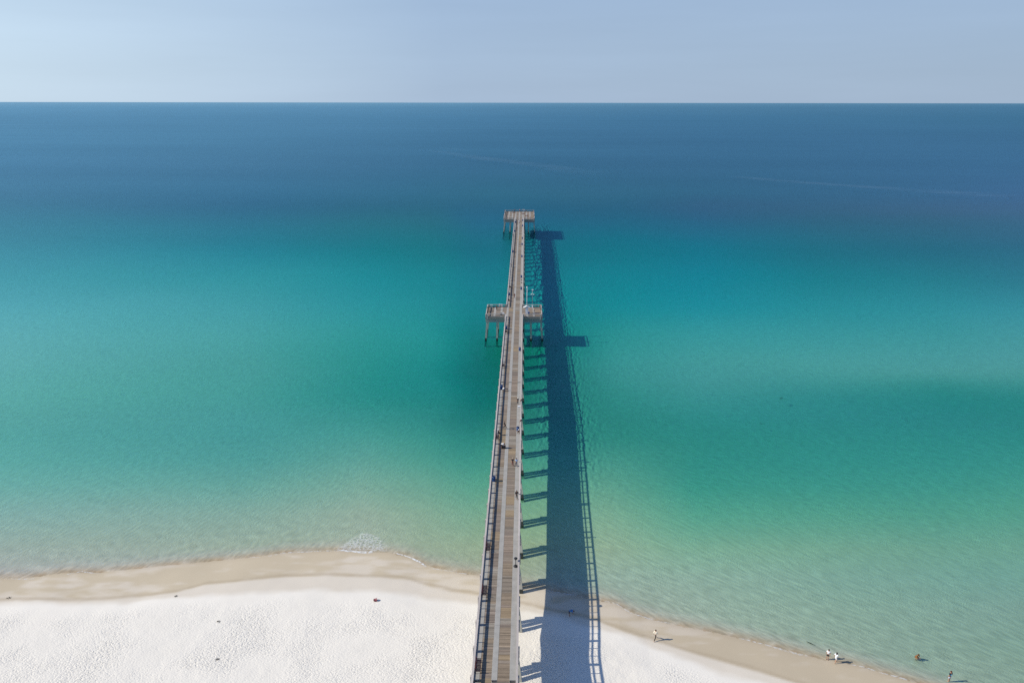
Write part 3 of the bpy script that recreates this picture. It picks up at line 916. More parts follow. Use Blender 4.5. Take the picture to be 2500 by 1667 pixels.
bench(1180, 1447, 'red-brown slatted bench on the pier level with the white sand edge')
bench(1188, 1340, 'dark red bench on the pier level with the shallow green water')
bench(1213, 1071, 'bench under the left rail where a person in black sits')
bench(1226, 895, 'dark red bench on the left between the platform and the joint line')
bench(1237, 812, 'dark bench just in front of the middle platform')
bench(1247, 703, 'dark bench just beyond the middle platform')

def bin_(px_, py_, label, x=None):
    p = at(px_, py_, ZD + 0.012)
    if x is not None: p.x = x
    t = empty('trash_barrel', p, rng.uniform(0, 6), label, 'trash barrel', 'blue trash barrels along the pier')
    mb = MB(); mb.lathe([(0.25, 0.0), (0.275, 0.03), (0.285, 0.30), (0.295, 0.31), (0.285, 0.33), (0.29, 0.6), (0.30, 0.615), (0.29, 0.63), (0.29, 0.92)], 20)
    mb.build('barrel', M['bluebin'], t, True)
    mb = MB(); mb.lathe([(0.29, 0.921), (0.31, 0.925), (0.31, 0.955), (0.265, 0.955), (0.26, 0.923)], 20, close=False)
    mb.build('rim', M['bluebin'], t, True)
    mb = MB(); mb.lathe([(0.0, 0.9225), (0.258, 0.9235), (0.258, 0.9245), (0.0, 0.9255)], 20, close=False)  # flat dark disc on the closed top, painting the shade of the hollow
    mb.build('opening_shade', M['darknavy'], t)
    return t
XL, XR = -5.1, -0.98
for (a, b, lab, x) in [
    (1205, 1174, 'blue barrel on the left rail between the seated person and the red benches', XL),
    (1223, 949, 'blue barrel beside the person in white at the left rail', XL),
    (1235, 803, 'blue barrel at the left rail just in front of the middle platform', XL),
    (1242, 721, 'blue barrel at the left rail just beyond the middle platform', XL),
    (1252, 616, 'small blue barrel at the left rail halfway between the two platforms', XL),
    (1255, 566, 'small blue barrel at the left rail near the end platform', XL),
    (1257, 544, 'small blue barrel at the left rail closest to the end platform', XL),
    (1267, 1052, 'bright blue barrel at the right rail nearest to the shore', XR),
    (1273, 856, 'blue barrel at the right rail beside the yellow planks', XR),
    (1274, 707, 'dark blue barrel at the right rail just beyond the middle platform', XR),
    (1274.5, 678, 'dark blue barrel at the right rail behind the small viewer stand', XR),
    (1275.3, 628, 'dark blue barrel at the right rail midway between the platforms', XR),
    (1276, 598.5, 'fourth dark blue barrel from the end platform at the right rail', XR),
    (1276, 583.5, 'third dark blue barrel from the end platform at the right rail', XR),
    (1277, 553, 'second dark blue barrel from the end platform at the right rail', XR),
    (1277, 539.5, 'dark blue barrel at the right rail closest to the end platform', XR)]:
    bin_(a, b, lab, x)

def scope(px_, py_, label):
    p = at(px_, py_, ZD + 0.012); p.x = -0.86
    t = empty('viewer_stand', p, 0, label, 'viewer stand', 'dark pedestal stands on the right side of the pier')
    mb = MB(); mb.lathe([(0.33, 0), (0.34, 0.05), (0.30, 0.10), (0.16, 0.14), (0.08, 0.18)], 22); mb.build('base', M['blackmetal'], t, True)
    mb = MB(); mb.lathe([(0.045, 0.17), (0.042, 1.15)], 12); mb.build('post', M['blackmetal'], t, True)
    mb = MB(); mb.lathe([(0.07, 1.12), (0.20, 1.26), (0.27, 1.40), (0.27, 1.44), (0.05, 1.46)], 18); mb.build('head', M['blackmetal'], t, True)
scope(1262.5, 1382, 'black pedestal stand with round base at the right rail near the shore')
scope(1273.5, 691, 'small dark pedestal stand at the right rail just beyond the middle platform')

# mast with white cabinet and winged roof on the middle platform
p = at(1286, 765.5, ZD); t = empty('signal_mast', p, 0, 'tall white mast with white cabinet and winged roof on the middle platform', 'mast')
mb = MB(); mb.box(-0.42, 0.42, -0.30, 0.30, 0.013, 2.0); mb.box(-0.38, 0.38, -0.312, -0.302, 0.1, 1.9); mb.build('cabinet', M['white'], t)
mb = MB()
for s_ in (-1, 1):
    Mx = Matrix.Translation((s_ * 0.05, 0, 2.55)) @ Matrix.Rotation(s_ * R(24), 4, 'Y')
    if s_ > 0: mb.box(0, 1.15, -0.5, 0.5, -0.03, 0.03, M=Mx)
    else: mb.box(-1.15, 0, -0.5, 0.5, -0.03, 0.03, M=Mx)
mb.build('winged_roof', M['white'], t)
mb = MB()
for (x_, y_) in ((-0.35, -0.25), (0.35, -0.25), (-0.35, 0.25), (0.35, 0.25)): mb.box(x_ - 0.03, x_ + 0.03, y_ - 0.03, y_ + 0.03, 2.003, 2.38)
mb.build('roof_strut', M['white'], t)
mb = MB(); mb.tube((0, 0.0, 2.0), (0.05, 0.0, 8.0), 0.09, 0.06, 12); mb.build('pole', M['white'], t, True)
mb = MB(); mb.box(-0.12, 0.18, -0.1, 0.1, 8.0, 8.55); mb.ball((0.03, 0, 8.75), 0.2); mb.build('top_sensor', M['white'], t)
p = at(1299.6, 752, ZD); t = empty('light_pole', p, 0, 'thin grey pole with white double lamp heads on the middle platform', 'light pole')
mb = MB(); mb.tube((0, 0, 0.01), (0, 0, 6.0), 0.07, 0.045, 12); mb.build('pole', M['greymetal'], t, True)
mb = MB(); mb.box(-0.16, 0.16, -0.16, 0.16, 0.014, 0.95); mb.build('base_box', M['plank'], t)
mb = MB(); mb.box(-0.4, 0.4, -0.04, 0.04, 4.75, 4.83); mb.build('crossarm', M['white'], t)
for s_ in (-1, 1):
    mb = MB(); mb.box(s_ * 0.4 - 0.16, s_ * 0.4 + 0.16, -0.18, 0.16, 4.55, 4.74); mb.build('lamp_head', M['white'], t)
    mb = MB(); mb.box(s_ * 0.15 - 0.13, s_ * 0.15 + 0.13, -0.15, 0.15, 6.01, 6.28); mb.build('lamp_head', M['white'], t)

def crate(name, loc, size, m, label, cat, lid=None, group=None, rz=0):
    t = empty(name, loc, rz, label, cat, group)
    a, b, h = size
    mb = MB(); mb.box(-a / 2, a / 2, -b / 2, b / 2, 0, h); mb.build('body', m, t)
    mb = MB(); mb.box(-a / 2 - 0.015, a / 2 + 0.015, -b / 2 - 0.015, b / 2 + 0.015, h + 0.001, h + 0.05); mb.build('lid', lid or m, t)
    return t
COOL = M['white']
crate('cooler', at(1267.5, 994.5, ZD + .013), (0.6, 0.38, 0.36), COOL, 'white cooler on the deck in front of the two people at the right rail', 'cooler')
def pm(px_, py_, z=ZD + 0.013): return at(px_, py_, z)
crate('cooler', pm(1249.5, 534), (0.7, 0.45, 0.4), COOL, 'white cooler at the left front rail of the end platform', 'cooler')
crate('cooler', pm(1281.6, 534), (0.5, 0.4, 0.35), COOL, 'white cooler at the front rail of the end platform, right of the walkway', 'cooler')
crate('cooler', pm(1285, 534), (0.45, 0.4, 0.4), COOL, 'second white cooler right of the walkway on the end platform', 'cooler')
crate('cooler', pm(1303, 534), (0.7, 0.5, 0.45), COOL, 'white cooler in the front right corner of the end platform', 'cooler')
crate('cooler', pm(1219.8, 749), (0.55, 0.4, 0.8), COOL, 'left one of two white boxes at the back rail of the middle platform', 'cooler')
crate('cooler', pm(1224.8, 749), (0.55, 0.4, 0.8), COOL, 'right one of two white boxes at the back rail of the middle platform', 'cooler')
crate('cooler', pm(1228.6, 766), (0.6, 0.4, 0.35), COOL, 'white cooler beside the walkway on the left middle platform', 'cooler')
crate('fish_table', pm(1200, 750.5), (0.8, 0.5, 0.85), plain('pale_green_paint', (0.30, 0.45, 0.42)), 'pale green cleaning table at the back rail of the middle platform', 'table')
crate('storage_box', pm(1224, 769.5), (0.7, 0.5, 0.6), M['darknavy'], 'dark storage box at the front rail of the left middle platform', 'box')
crate('storage_box', pm(1291, 768), (0.55, 0.5, 0.8), M['bluebin'], 'dark blue box behind the front rail of the right middle platform', 'box')
for (x_, y_, rz, lab) in [(1255, 521, R(90), 'red-brown bench on the left half of the end platform'),
                          (1277, 524, R(90), 'dark bench in the walkway line on the end platform'),
                          (1286, 529.5, R(-90), 'red-brown bench on the right half of the end platform')]:
    bench(0, 0, lab, rz, loc=pm(x_, y_))

# ------------------------------------------------------------------ people
pending = []
def skin_obj(name, verts, edges, radii, m, parent, root=0, extra=None, sub=1):
    me = bpy.data.meshes.new(name)
    me.from_pydata([tuple(v) for v in verts], edges, [])
    o = bpy.data.objects.new(name, me)
    C.objects.link(o)
    o.parent = parent
    md = o.modifiers.new('skin', 'SKIN')
    if not me.skin_vertices: me.attributes.new
    pending.append((o, radii, m, root, extra, sub))
    return o

def J(pose, h=1.72, stride=0.5, seed=0):
    """joint positions, facing +Y, feet at z=0"""
    rr = random.Random(seed)
    k = h / 1.72
    j = dict(pel=(0, 0, .93), wst=(0, 0, 1.08), chs=(0, 0, 1.30), nck=(0, 0.01, 1.47), hd=(0, 0.03, 1.60), top=(0, 0.02, 1.67),
             sl=(-.18, 0, 1.40), sr=(.18, 0, 1.40), el=(-.24, -.03, 1.13), er=(.24, -.03, 1.13), hl=(-.25, .08, .88), hr=(.25, .08, .88),
             pl=(-.09, 0, .90), pr=(.09, 0, .90), kl=(-.10, .02, .49), kr=(.10, .02, .49), al=(-.10, -.02, .08), ar=(.10, -.02, .08),
             tl=(-.11, .16, .035), tr=(.11, .16, .035))
    if pose == 'walk':
        s = stride
        j.update(kl=(-.10, .26 * s + .04, .50), al=(-.10, .42 * s, .08), tl=(-.11, .42 * s + .17, .05),
                 kr=(.10, -.08 * s, .48), ar=(.10, -.50 * s, .13), tr=(.11, -.50 * s + .14, .035),
                 el=(-.25, -.14, 1.15), hl=(-.24, -.10, .90), er=(.25, .08, 1.15), hr=(.22, .26, .98))
    if pose == 'lean':
        j.update(chs=(0, .16, 1.26), nck=(0, .24, 1.40), hd=(0, .31, 1.51), top=(0, .33, 1.57), wst=(0, .06, 1.07),
                 sl=(-.18, .20, 1.34), sr=(.18, .20, 1.34), el=(-.24, .34, 1.10), er=(.24, .34, 1.10), hl=(-.16, .56, 1.08), hr=(.16, .56, 1.08))
    if pose == 'bend':
        j.update(pel=(0, -.06, .90), pl=(-.09, -.05, .87), pr=(.09, -.05, .87), wst=(0, .08, 1.0), chs=(0, .32, 1.06), nck=(0, .48, 1.03), hd=(0, .60, .99), top=(0, .67, .97),
                 sl=(-.18, .40, 1.03), sr=(.18, .40, 1.03), el=(-.20, .46, .75), er=(.20, .46, .75), hl=(-.14, .56, .50), hr=(.14, .56, .50))
    if pose == 'crouch':
        j.update(pel=(0, -.12, .36), pl=(-.10, -.10, .34), pr=(.10, -.10, .34), wst=(0, -.08, .50), chs=(0, .06, .70), nck=(0, .15, .84), hd=(0, .21, .95), top=(0, .22, 1.02),
                 sl=(-.18, .10, .78), sr=(.18, .10, .78), el=(-.26, .28, .60), er=(.26, .28, .60), hl=(-.14, .42, .45), hr=(.14, .42, .45),
                 kl=(-.18, .27, .50), kr=(.18, .27, .50), al=(-.15, .02, .08), ar=(.15, .02, .08), tl=(-.17, .18, .035), tr=(.17, .18, .035))
    if pose == 'sit':
        j.update(pel=(0, 0, .55), pl=(-.10, .02, .54), pr=(.10, .02, .54), wst=(0, 0, .69), chs=(0, .0, .90), nck=(0, .03, 1.07), hd=(0, .06, 1.20), top=(0, .05, 1.27),
                 sl=(-.18, 0, 1.0), sr=(.18, 0, 1.0), el=(-.24, .10, .76), er=(.24, .10, .76), hl=(-.14, .33, .66), hr=(.14, .33, .66),
                 kl=(-.12, .42, .50), kr=(.12, .42, .50), al=(-.12, .44, .08), ar=(.12, .44, .08), tl=(-.13, .60, .035), tr=(.13, .60, .035))
    return {a: Vector(b) * k for a, b in j.items()}, k

def person(loc, face, label, pose='stand', shirt=None, legs=None, hair=(0.03, 0.02, 0.015), shorts=False, long=False,
           sleeves=False, hat=None, h=1.72, stride=0.5, skin=SKIN, coat=False, group=None, detail=True, patch=None, sink=0.0):
    loc = Vector(loc) - Vector((0, 0, sink))
    t = empty('person', loc, face, label, 'person', group)
    j, k = J(pose, h, stride)
    N = ['pel', 'wst', 'chs', 'nck', 'hd', 'top', 'sl', 'el', 'hl', 'sr', 'er', 'hr', 'pl', 'kl', 'al', 'tl', 'pr', 'kr', 'ar', 'tr']
    ix = {a: i for i, a in enumerate(N)}
    E = [('pel', 'wst'), ('wst', 'chs'), ('chs', 'nck'), ('nck', 'hd'), ('hd', 'top'), ('chs', 'sl'), ('sl', 'el'), ('el', 'hl'), ('chs', 'sr'), ('sr', 'er'), ('er', 'hr'),
         ('pel', 'pl'), ('pl', 'kl'), ('kl', 'al'), ('al', 'tl'), ('pel', 'pr'), ('pr', 'kr'), ('kr', 'ar'), ('ar', 'tr')]
    rad = dict(pel=(.14, .10), wst=(.12, .09), chs=(.15, .10), nck=(.055, .055), hd=(.085, .10), top=(.055, .07), sl=(.055, .055), el=(.04, .04), hl=(.028, .022),
               sr=(.055, .055), er=(.04, .04), hr=(.028, .022), pl=(.085, .085), kl=(.056, .056), al=(.038, .038), tl=(.035, .025), pr=(.085, .085), kr=(.056, .056), ar=(.038, .038), tr=(.035, .025))
    ex = MB()
    if detail:
        hd = j['hd']; fw = (j['hd'] - j['nck'])
        ex.ball((hd.x, hd.y + .098 * k, hd.z - .01), (.014, .02, .02), 6, 4)
        for s_ in (-1, 1): ex.ball((hd.x + s_ * .088 * k, hd.y, hd.z), (.012, .02, .03), 6, 4)
        for hh, sg in (('hl', -1), ('hr', 1)):
            hp = j[hh]; dr_ = (j[hh] - j['e' + hh[1]]).normalized()
            sd = Vector((0, 1, 0)) if abs(dr_.y) < 0.7 else Vector((1, 0, 0))
            sd = (sd - dr_ * sd.dot(dr_)).normalized()
            for f in range(4):
                b0 = hp + dr_ * .03 + sd * (.030 - .018 * f); ln = (.075, .085, .08, .062)[f]
                b1 = b0 + dr_ * ln * .55; b2 = b1 + (dr_ + Vector((-sg * .5, 0, 0))).normalized() * ln * .45
                ex.tube(b0, b1, .009, .008, 6); ex.tube(b1, b2, .008, .006, 6)
            ex.tube(hp + sd * .02, hp + sd * .055 + dr_ * .045, .011, .008, 6)
    skin_obj('body', [j[a] for a in N], [(ix[a], ix[b]) for a, b in E], [tuple(x * k for x in rad[a]) for a in N], skin, t, 0, ex)
    # shirt
    def garment(name, names, edges, add, m, over=None, root=0):
        ii = {a: i for i, a in enumerate(names)}
        jj = dict(j); jj.update(over or {})
        rr = [tuple((x + add) * k for x in (rad[a] if a in rad else over_r[a])) for a in names]
        skin_obj(name, [jj[a] for a in names], [(ii[a], ii[b]) for a, b in edges], rr, m, t, root)
    over_r = {}
    if shirt:
        sm = plain('shirt_cloth', shirt)
        ov = {}
        for s_ in 'lr':
            ov['m' + s_] = j['s' + s_].lerp(j['e' + s_], 0.75 if not sleeves else 1.0); over_r['m' + s_] = (.048, .048)
            ov['w' + s_] = j['e' + s_].lerp(j['h' + s_], 0.85); over_r['w' + s_] = (.034, .034)
        ov['nk2'] = j['chs'].lerp(j['nck'], 0.75); over_r['nk2'] = (.065, .065)
        nm = ['chs', 'wst', 'pel', 'nk2', 'sl', 'ml', 'sr', 'mr']; ed = [('chs', 'wst'), ('wst', 'pel'), ('chs', 'nk2'), ('chs', 'sl'), ('sl', 'ml'), ('chs', 'sr'), ('sr', 'mr')]
        if sleeves:
            nm += ['wl', 'wr']; ed += [('ml', 'wl'), ('mr', 'wr')]
        if coat:
            ov['skt'] = j['pel'] + Vector((0, 0.02, -.28)); over_r['skt'] = (.17, .13); nm.append('skt'); ed.append(('pel', 'skt'))
        garment('shirt', nm, ed, .022, sm, ov)
    if legs:
        lm = plain('trouser_cloth', legs)
        ov = {}
        for s_ in 'lr':
            ov['q' + s_] = j['k' + s_].lerp(j['a' + s_], 0.82) if not shorts else j['p' + s_].lerp(j['k' + s_], 0.85); over_r['q' + s_] = (.05, .05) if not shorts else (.075, .075)
        nm = ['pel', 'wst', 'pl', 'pr']; ed = [('pel', 'wst'), ('pel', 'pl'), ('pel', 'pr')]
        if not shorts:
            nm += ['kl', 'kr', 'ql', 'qr']; ed += [('pl', 'kl'), ('kl', 'ql'), ('pr', 'kr'), ('kr', 'qr')]
        else:
            nm += ['ql', 'qr']; ed += [('pl', 'ql'), ('pr', 'qr')]
        ov['wst'] = j['pel'].lerp(j['wst'], 0.5)
        garment('trousers' if not shorts else 'shorts', nm, ed, .014, lm, ov)
    if patch:
        mb = MB(); c = j['chs'].lerp(j['wst'], 0.5)
        mb.ball((c.x, c.y - 0.05, c.z), (.135 * k, .105 * k, .11 * k), 14, 8); mb.build('shirt_panel', plain('light_panel', patch), t, True)
    hm = plain('hair', hair if hat is None else hat)
    mb = MB(); c = j['hd'].lerp(j['top'], 0.55)
    fwd = Vector((0, .015, 0))
    mb.ball(c - fwd * 1.2 + Vector((0, 0, .01)), (.105 * k, .12 * k, .10 * k), 12, 8)
    if long: mb.ball(c - Vector((0, .07, .12)), (.09 * k, .05 * k, .14 * k), 10, 6)
    if hat is not None: mb.ball(c + Vector((0, .09, -.01)), (.085 * k, .09 * k, .018), 10, 5)
    mb.build('hair' if hat is None else 'cap', hm, t, True)
    return t

K = (0.018, 0.018, 0.022); NAVY = (0.02, 0.035, 0.09); WHT = (0.75, 0.76, 0.78)
zd = ZD + 0.014
def on(px_, py_, z=zd): return at(px_, py_, z)
def ground(px_, py_):
    p = at(px_, py_, 0.4)
    for _ in range(4):
        z_, _s = height(np.array([p.x]), np.array([p.y])); p = at(px_, py_, float(z_[0]))
    return p
# on the deck, shore end first
person(on(1261.5, 1218), R(180), 'person all in black walking alone on the right strip of the pier', 'walk', K, K, sleeves=True, stride=.3)
person(on(1251.5, 1137), R(180), 'person in dark grey shirt and maroon trousers walking with a companion in light blue', 'walk', (.05, .05, .055), (.13, .02, .025), hair=(.45, .38, .28), stride=.3)
person(on(1260.8, 1138), R(180), 'person in light blue shirt and dark jeans walking on the right of the pair', 'walk', (.40, .55, .75), (.03, .04, .08), stride=.3)
person(on(1224, 1094), R(-95), 'person in white shirt bending down in the rail shadow on the left', 'bend', WHT, K, shorts=True)
crate('tackle_cart', on(1229.5, 1093.5), (0.8, 0.55, 0.45), M['blackmetal'], 'black tackle cart beside the bending person in white', 'cart')
person(Vector((-5.0, at(1212, 1062, zd).y, zd)), R(-90), 'person in black with white cap sitting on the left bench', 'sit', K, K, hat=WHT, sleeves=True)
person(on(1232, 1046.5), R(-90), 'slim person in black with white bag striding across the pier', 'walk', (.03, .03, .03), K, stride=1.0, sleeves=True)
person(on(1269.5, 1038), R(-90), 'person in dark maroon top leaning on the right rail by the blue barrel', 'lean', (.06, .015, .035), (.10, .06, .05), shorts=True, hat=WHT)
person(on(1266, 1058), R(180), 'person in grey with white cap crouching in front of the bright blue barrel', 'crouch', (.18, .18, .19), K, hat=WHT)
person(on(1264, 987.5), R(170), 'left one of the pair at the right rail, dark clothes and pale cap', 'stand', (.05, .05, .06), K, hat=(.7, .68, .6))
person(on(1270.5, 988), R(-80), 'right one of the pair at the right rail, dark maroon clothes', 'lean', (.05, .012, .03), (.05, .015, .03), hair=(.5, .42, .3))
person(on(1229, 954), R(-60), 'person in white crouching beside the left blue barrel', 'crouch', WHT, (.3, .3, .34), hair=(.04, .03, .03))
person(on(1256, 728), R(180), 'person in red-brown clothes walking just beyond the middle platform', 'walk', (.16, .03, .025), (.10, .03, .025), stride=.6, detail=False)
person(on(1243, 736), R(90), 'dark clothed person at the left rail just beyond the middle platform', 'crouch', K, K, detail=False)
person(on(1268, 546.5), R(180), 'person in white walking right in front of the end platform', 'walk', WHT, (.12, .04, .05), detail=False)
person(on(1266, 541.5), R(0), 'person in pale pink walking towards the end platform', 'walk', (.6, .45, .45), WHT, detail=False)
person(Vector((-5.2, at(1255, 580, zd).y, zd)), R(90), 'dark clothed angler at the left rail, third from the end platform', 'lean', NAVY, K, detail=False)
person(Vector((-5.2, at(1249, 652, zd).y, zd)), R(90), 'navy clothed angler at the left rail midway between the platforms', 'lean', NAVY, K, detail=False)
# middle platform
person(on(1212.6, 757), R(0), 'person in dark clothes standing in the middle of the left half platform', 'stand', K, K, detail=False)
person(on(1192, 760), R(90), 'person in black leaning on the outer left rail of the middle platform', 'lean', K, K, detail=False)
person(on(1318.5, 763), R(-90), 'person with dark top at the outer right rail of the middle platform', 'lean', (.03, .02, .02), (.5, .35, .3), detail=False)
person(on(1304, 763), R(-60), 'person in beige and black beside the mast shadow on the middle platform', 'stand', (.35, .3, .22), K, detail=False)
# end platform
for (x_, y_, f, lab, sc_, lc_) in [
    (1233, 519.5, 60, 'navy clothed angler in the back left corner of the end platform', NAVY, K),
    (1233.5, 524, 90, 'dark clothed angler on the left side rail of the end platform', K, NAVY),
    (1231, 530.5, 90, 'dark clothed angler in the front left corner of the end platform', K, K),
    (1256.6, 517, 0, 'dark clothed angler at the back rail above the red bench', K, K),
    (1269.2, 517, 0, 'angler in pink and white at the middle of the back rail', (.6, .3, .38), (.12, .02, .04)),
    (1275.8, 517, 0, 'angler in pale blue at the back rail, left of the one in white', (.4, .52, .55), (.2, .25, .3)),
    (1279.5, 517, 0, 'angler in white at the back rail, right of the middle', WHT, WHT),
    (1284, 520.5, 30, 'person in black casting a shadow on the right of the end platform', K, K),
    (1302.5, 520.5, -90, 'navy clothed angler at the back of the right side rail', (.03, .015, .08), K),
    (1303, 531, -90, 'dark clothed angler at the front of the right side rail', K, K),
    (1294, 534.5, 180, 'person in white and maroon by the front right rail of the end platform', WHT, (.12, .03, .03))]:
    person(on(x_, y_), R(f), lab, 'lean' if f != 30 else 'stand', sc_, lc_, detail=False)
# on the beach
person(ground(1599, 1561), R(-38), 'person in cream shirt and black trousers striding along the wet sand', 'walk', (.72, .66, .55), K, hair=(.07, .04, .02), stride=1.1, h=1.75, sleeves=True)
person(ground(2019.5, 1609), R(150), 'person in white T-shirt and black shorts at the water edge, left of the pair', 'stand', WHT, K, shorts=True, h=1.75)
person(ground(2039, 1617), R(-60), 'person in long white shirt walking at the water edge, right of the pair', 'walk', (.74, .78, .84), (.6, .6, .6), shorts=True, coat=True, long=True, stride=.5, h=1.72)
person(ground(2316, 1663.5), R(20), 'person in navy shirt with light blue back and lilac shorts wading at the lower right', 'stand', (.012, .03, .05), (.45, .48, .62), shorts=True, hair=(.08, .03, .02), h=1.8, patch=(.25, .60, .80))
person(ground(2236, 1609), R(200), 'sun-tanned bather in orange crouching in the shallow water', 'crouch', (.26, .12, .04), (.22, .10, .04), shorts=True, hair=(.10, .05, .02), skin=SKIN2, h=1.75)
person(ground(1390, 1503), R(-95), 'person in bright blue shirt bending over inside the pier shadow', 'bend', (.02, .20, .50), (.03, .05, .10), shorts=True, h=1.7, hair=(.02, .02, .03))

# finish the skinned bodies
for (o, radii, m, root, extra, sub) in pending:
    me = o.data
    if not me.skin_vertices:
        bm = bmesh.new(); bm.from_mesh(me); bm.verts.layers.skin.verify(); bm.to_mesh(me); bm.free()
    sv = me.skin_vertices[0].data
    for i, r in enumerate(radii):
        sv[i].radius = r
        sv[i].use_root = (i == root)
    s2 = o.modifiers.new('sub', 'SUBSURF'); s2.levels = sub; s2.render_levels = sub
bpy.context.view_layer.update()
dg = bpy.context.evaluated_depsgraph_get()
for (o, radii, m, root, extra, sub) in pending:
    nm = bpy.data.meshes.new_from_object(o.evaluated_get(dg))
    if extra and extra.v:
        bm = bmesh.new(); bm.from_mesh(nm)
        vs_ = [bm.verts.new(v) for v in extra.v]
        for f in extra.f:
            try: bm.faces.new([vs_[i] for i in f])
            except ValueError: pass
        bm.to_mesh(nm); bm.free()
    o.modifiers.clear()
    nm.materials.clear(); nm.materials.append(m)
    nm.polygons.foreach_set('use_smooth', [True] * len(nm.polygons))
    o.data = nm

# ------------------------------------------------------------------ small things on the sand and in the water
p = ground(912.5, 1467)
t = empty('sand_bucket', p, 0.4, 'dark red bucket lying on its side on the white sand left of the pier', 'bucket')
mb = MB(); prof = [(0.16, 0), (0.17, 0.02), (0.24, 0.42), (0.26, 0.42), (0.26, 0.45), (0.23, 0.45), (0.15, 0.03)]
mb.lathe(prof, 18, close=False); mb.v = [tuple(Matrix.Rotation(R(100), 3, 'Y') @ Vector(v) + Vector((0, 0, 0.22))) for v in mb.v]
mb.build('pail', M['red'], t, True)
mb = MB()
for i in range(10):
    a0 = math.pi * i / 10; a1 = math.pi * (i + 1) / 10
    mb.tube((0.42 + 0.16 * math.sin(a0), 0.24 * math.cos(a0), 0.05), (0.42 + 0.16 * math.sin(a1), 0.24 * math.cos(a1), 0.05), .012, .012, 6)
mb.build('handle', M['red'], t)
def weed(px_, py_, n, r, label):
    p = ground(px_, py_); mb = MB(); rr = random.Random(int(px_))
    for i in range(n):
        a = rr.uniform(0, 6.28); r2 = r * .6; d = r2 * rr.random(); b = a + rr.uniform(-1, 1)
        q = Vector((d * math.cos(a) * 1.4, d * math.sin(a), 0.02)); e_ = q + Vector((math.cos(b) * .13, math.sin(b) * .13, rr.uniform(0, .04)))
        m_ = q.lerp(e_, .5) + Vector((0, 0, .03))
        mb.tube(q, m_, .012, .018, 5); mb.tube(m_, e_, .018, .006, 5)
    o = mb.build('seaweed', M['weed']); o.location = p
    tag(o, label, 'seaweed', 'seaweed clumps on the beach')
weed(429, 1455, 22, .28, 'dark seaweed clump at the edge of the wet sand on the left')
weed(534, 1517, 22, .30, 'seaweed clump on the white sand below the wet edge, left of centre')
weed(531, 1609, 24, .30, 'round seaweed clump low down on the white sand left of centre')
weed(22, 1459, 26, .42, 'loose seaweed at the wet sand edge at the far left')

def ray_fish(px_, py_, s, rz, label, m=None):
    p = at(px_, py_, 0); t = empty('stingray', (p.x, p.y, 0.012), rz, label, 'ray')
    mb = MB(); n = 20; vs = [(0, 0, 0.05 * s)]
    for k in range(n):
        a = 2 * math.pi * k / n
        r = s * (0.55 + 0.45 * abs(math.cos(a)) ** 1.5)
        vs.append((r * math.cos(a), 0.75 * r * math.sin(a), 0.0))
    mb.add(vs, [(0, 1 + k, 1 + (k + 1) % n) for k in range(n)]); mb.build('disc', MG, t, True)
    mb = MB(); mb.tube((0, -0.4 * s, 0.01), (0.25 * s, -2.2 * s, 0.01), .07 * s, .02, 6); mb.build('tail', MG, t)
MG, n_, l_, out_ = newmat('submerged_ray')
d_ = n_.new('ShaderNodeBsdfDiffuse'); d_.inputs['Color'].default_value = (0.012, 0.06, 0.06, 1)
tt = n_.new('ShaderNodeBsdfTransparent'); mx_ = n_.new('ShaderNodeMixShader'); mx_.inputs[0].default_value = 0.38
l_.new(tt.outputs[0], mx_.inputs[1]); l_.new(d_.outputs[0], mx_.inputs[2]); l_.new(mx_.outputs[0], out_.inputs[0])
ray_fish(1907, 972, 0.8, R(55), 'dark ray gliding under the teal water right of the pier')
ray_fish(1858, 1034, 0.45, R(80), 'second, fainter ray in the teal water nearer the shore')
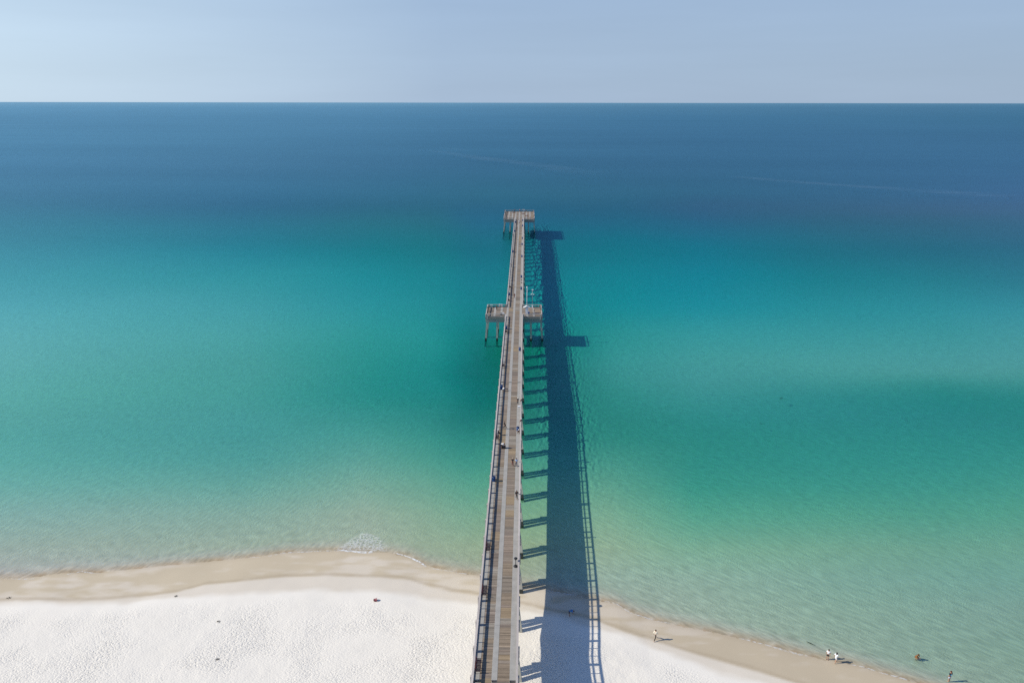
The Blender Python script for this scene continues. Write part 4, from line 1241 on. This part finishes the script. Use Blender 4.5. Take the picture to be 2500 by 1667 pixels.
p = at(1978, 1569, 0); t = empty('fish', (p.x, p.y, 0.0), R(-38), 'slender dark fish in the shallows near the two people in white', 'fish')
mb = MB(); mb.lathe([(0.01, -.55), (0.06, -.35), (0.09, 0), (0.06, .3), (0.02, .45)], 10)
mb.v = [(z, x, abs(y) * .3 + 0.01) for x, y, z in mb.v]; mb.build('body', M['fish'], t, True)
mb = MB(); mb.add([(.42, 0, .02), (.62, .12, .03), (.55, 0, .02), (.62, -.12, .03), (.5, 0, .04)], [(0, 1, 2), (0, 2, 3), (0, 4, 1), (0, 3, 4)]); mb.build('tail_fin', M['fish'], t)

def boat(px_, py_, Lb, rz, label):
    p = at(px_, py_, 0); t = empty('motor_boat', p, rz, label, 'boat')
    mb = MB(); prof = [(-.5, .30, .0), (-.2, .36, .0), (.15, .34, .05), (.38, .2, .1), (.5, 0.01, .16)]
    for x_, w_, dz in prof:
        for (f, z) in ((-1, .16 + dz * .4), (-.6, -.02), (.6, -.02), (1, .16 + dz * .4)):
            mb.v.append((x_ * Lb, f * w_ * Lb * .42, z * Lb * .6)); mb.c.append((1, 1, 1))
    for i in range(4):
        for q in range(4):
            a = i * 4 + q; b = i * 4 + (q + 1) % 4
            mb.f.append((a, b, b + 4, a + 4))
    mb.f += [(3, 2, 1, 0), (16, 17, 18, 19)]
    mb.build('hull', M['white'], t)
    mb = MB(); mb.box(-.22 * Lb, .15 * Lb, -.1 * Lb, .1 * Lb, .1 * Lb, .24 * Lb); mb.box(-.18 * Lb, .08 * Lb, -.11 * Lb, .11 * Lb, .25 * Lb, .27 * Lb)
    mb.build('cabin', M['white'], t)
boat(831, 267.2, 15, 0, 'far white motor boat trailing a wake near the horizon, left of centre')
boat(1152.5, 268.3, 9, R(30), 'tiny white boat near the horizon beyond the pier')
MW2 = foam_material('far_wake', 0.6, 0.01, col=(0.7, 0.75, 0.8), lo=0.2, hi=0.5)
ribbon('wake', [(808, 267.6), (818, 267.5), (829, 267.3)], 12, MW2, 0.3, 'white wake trailing the far motor boat at the horizon', 5, 20)
for ob in bpy.data.objects:
    if '_o' in ob: del ob['_o']
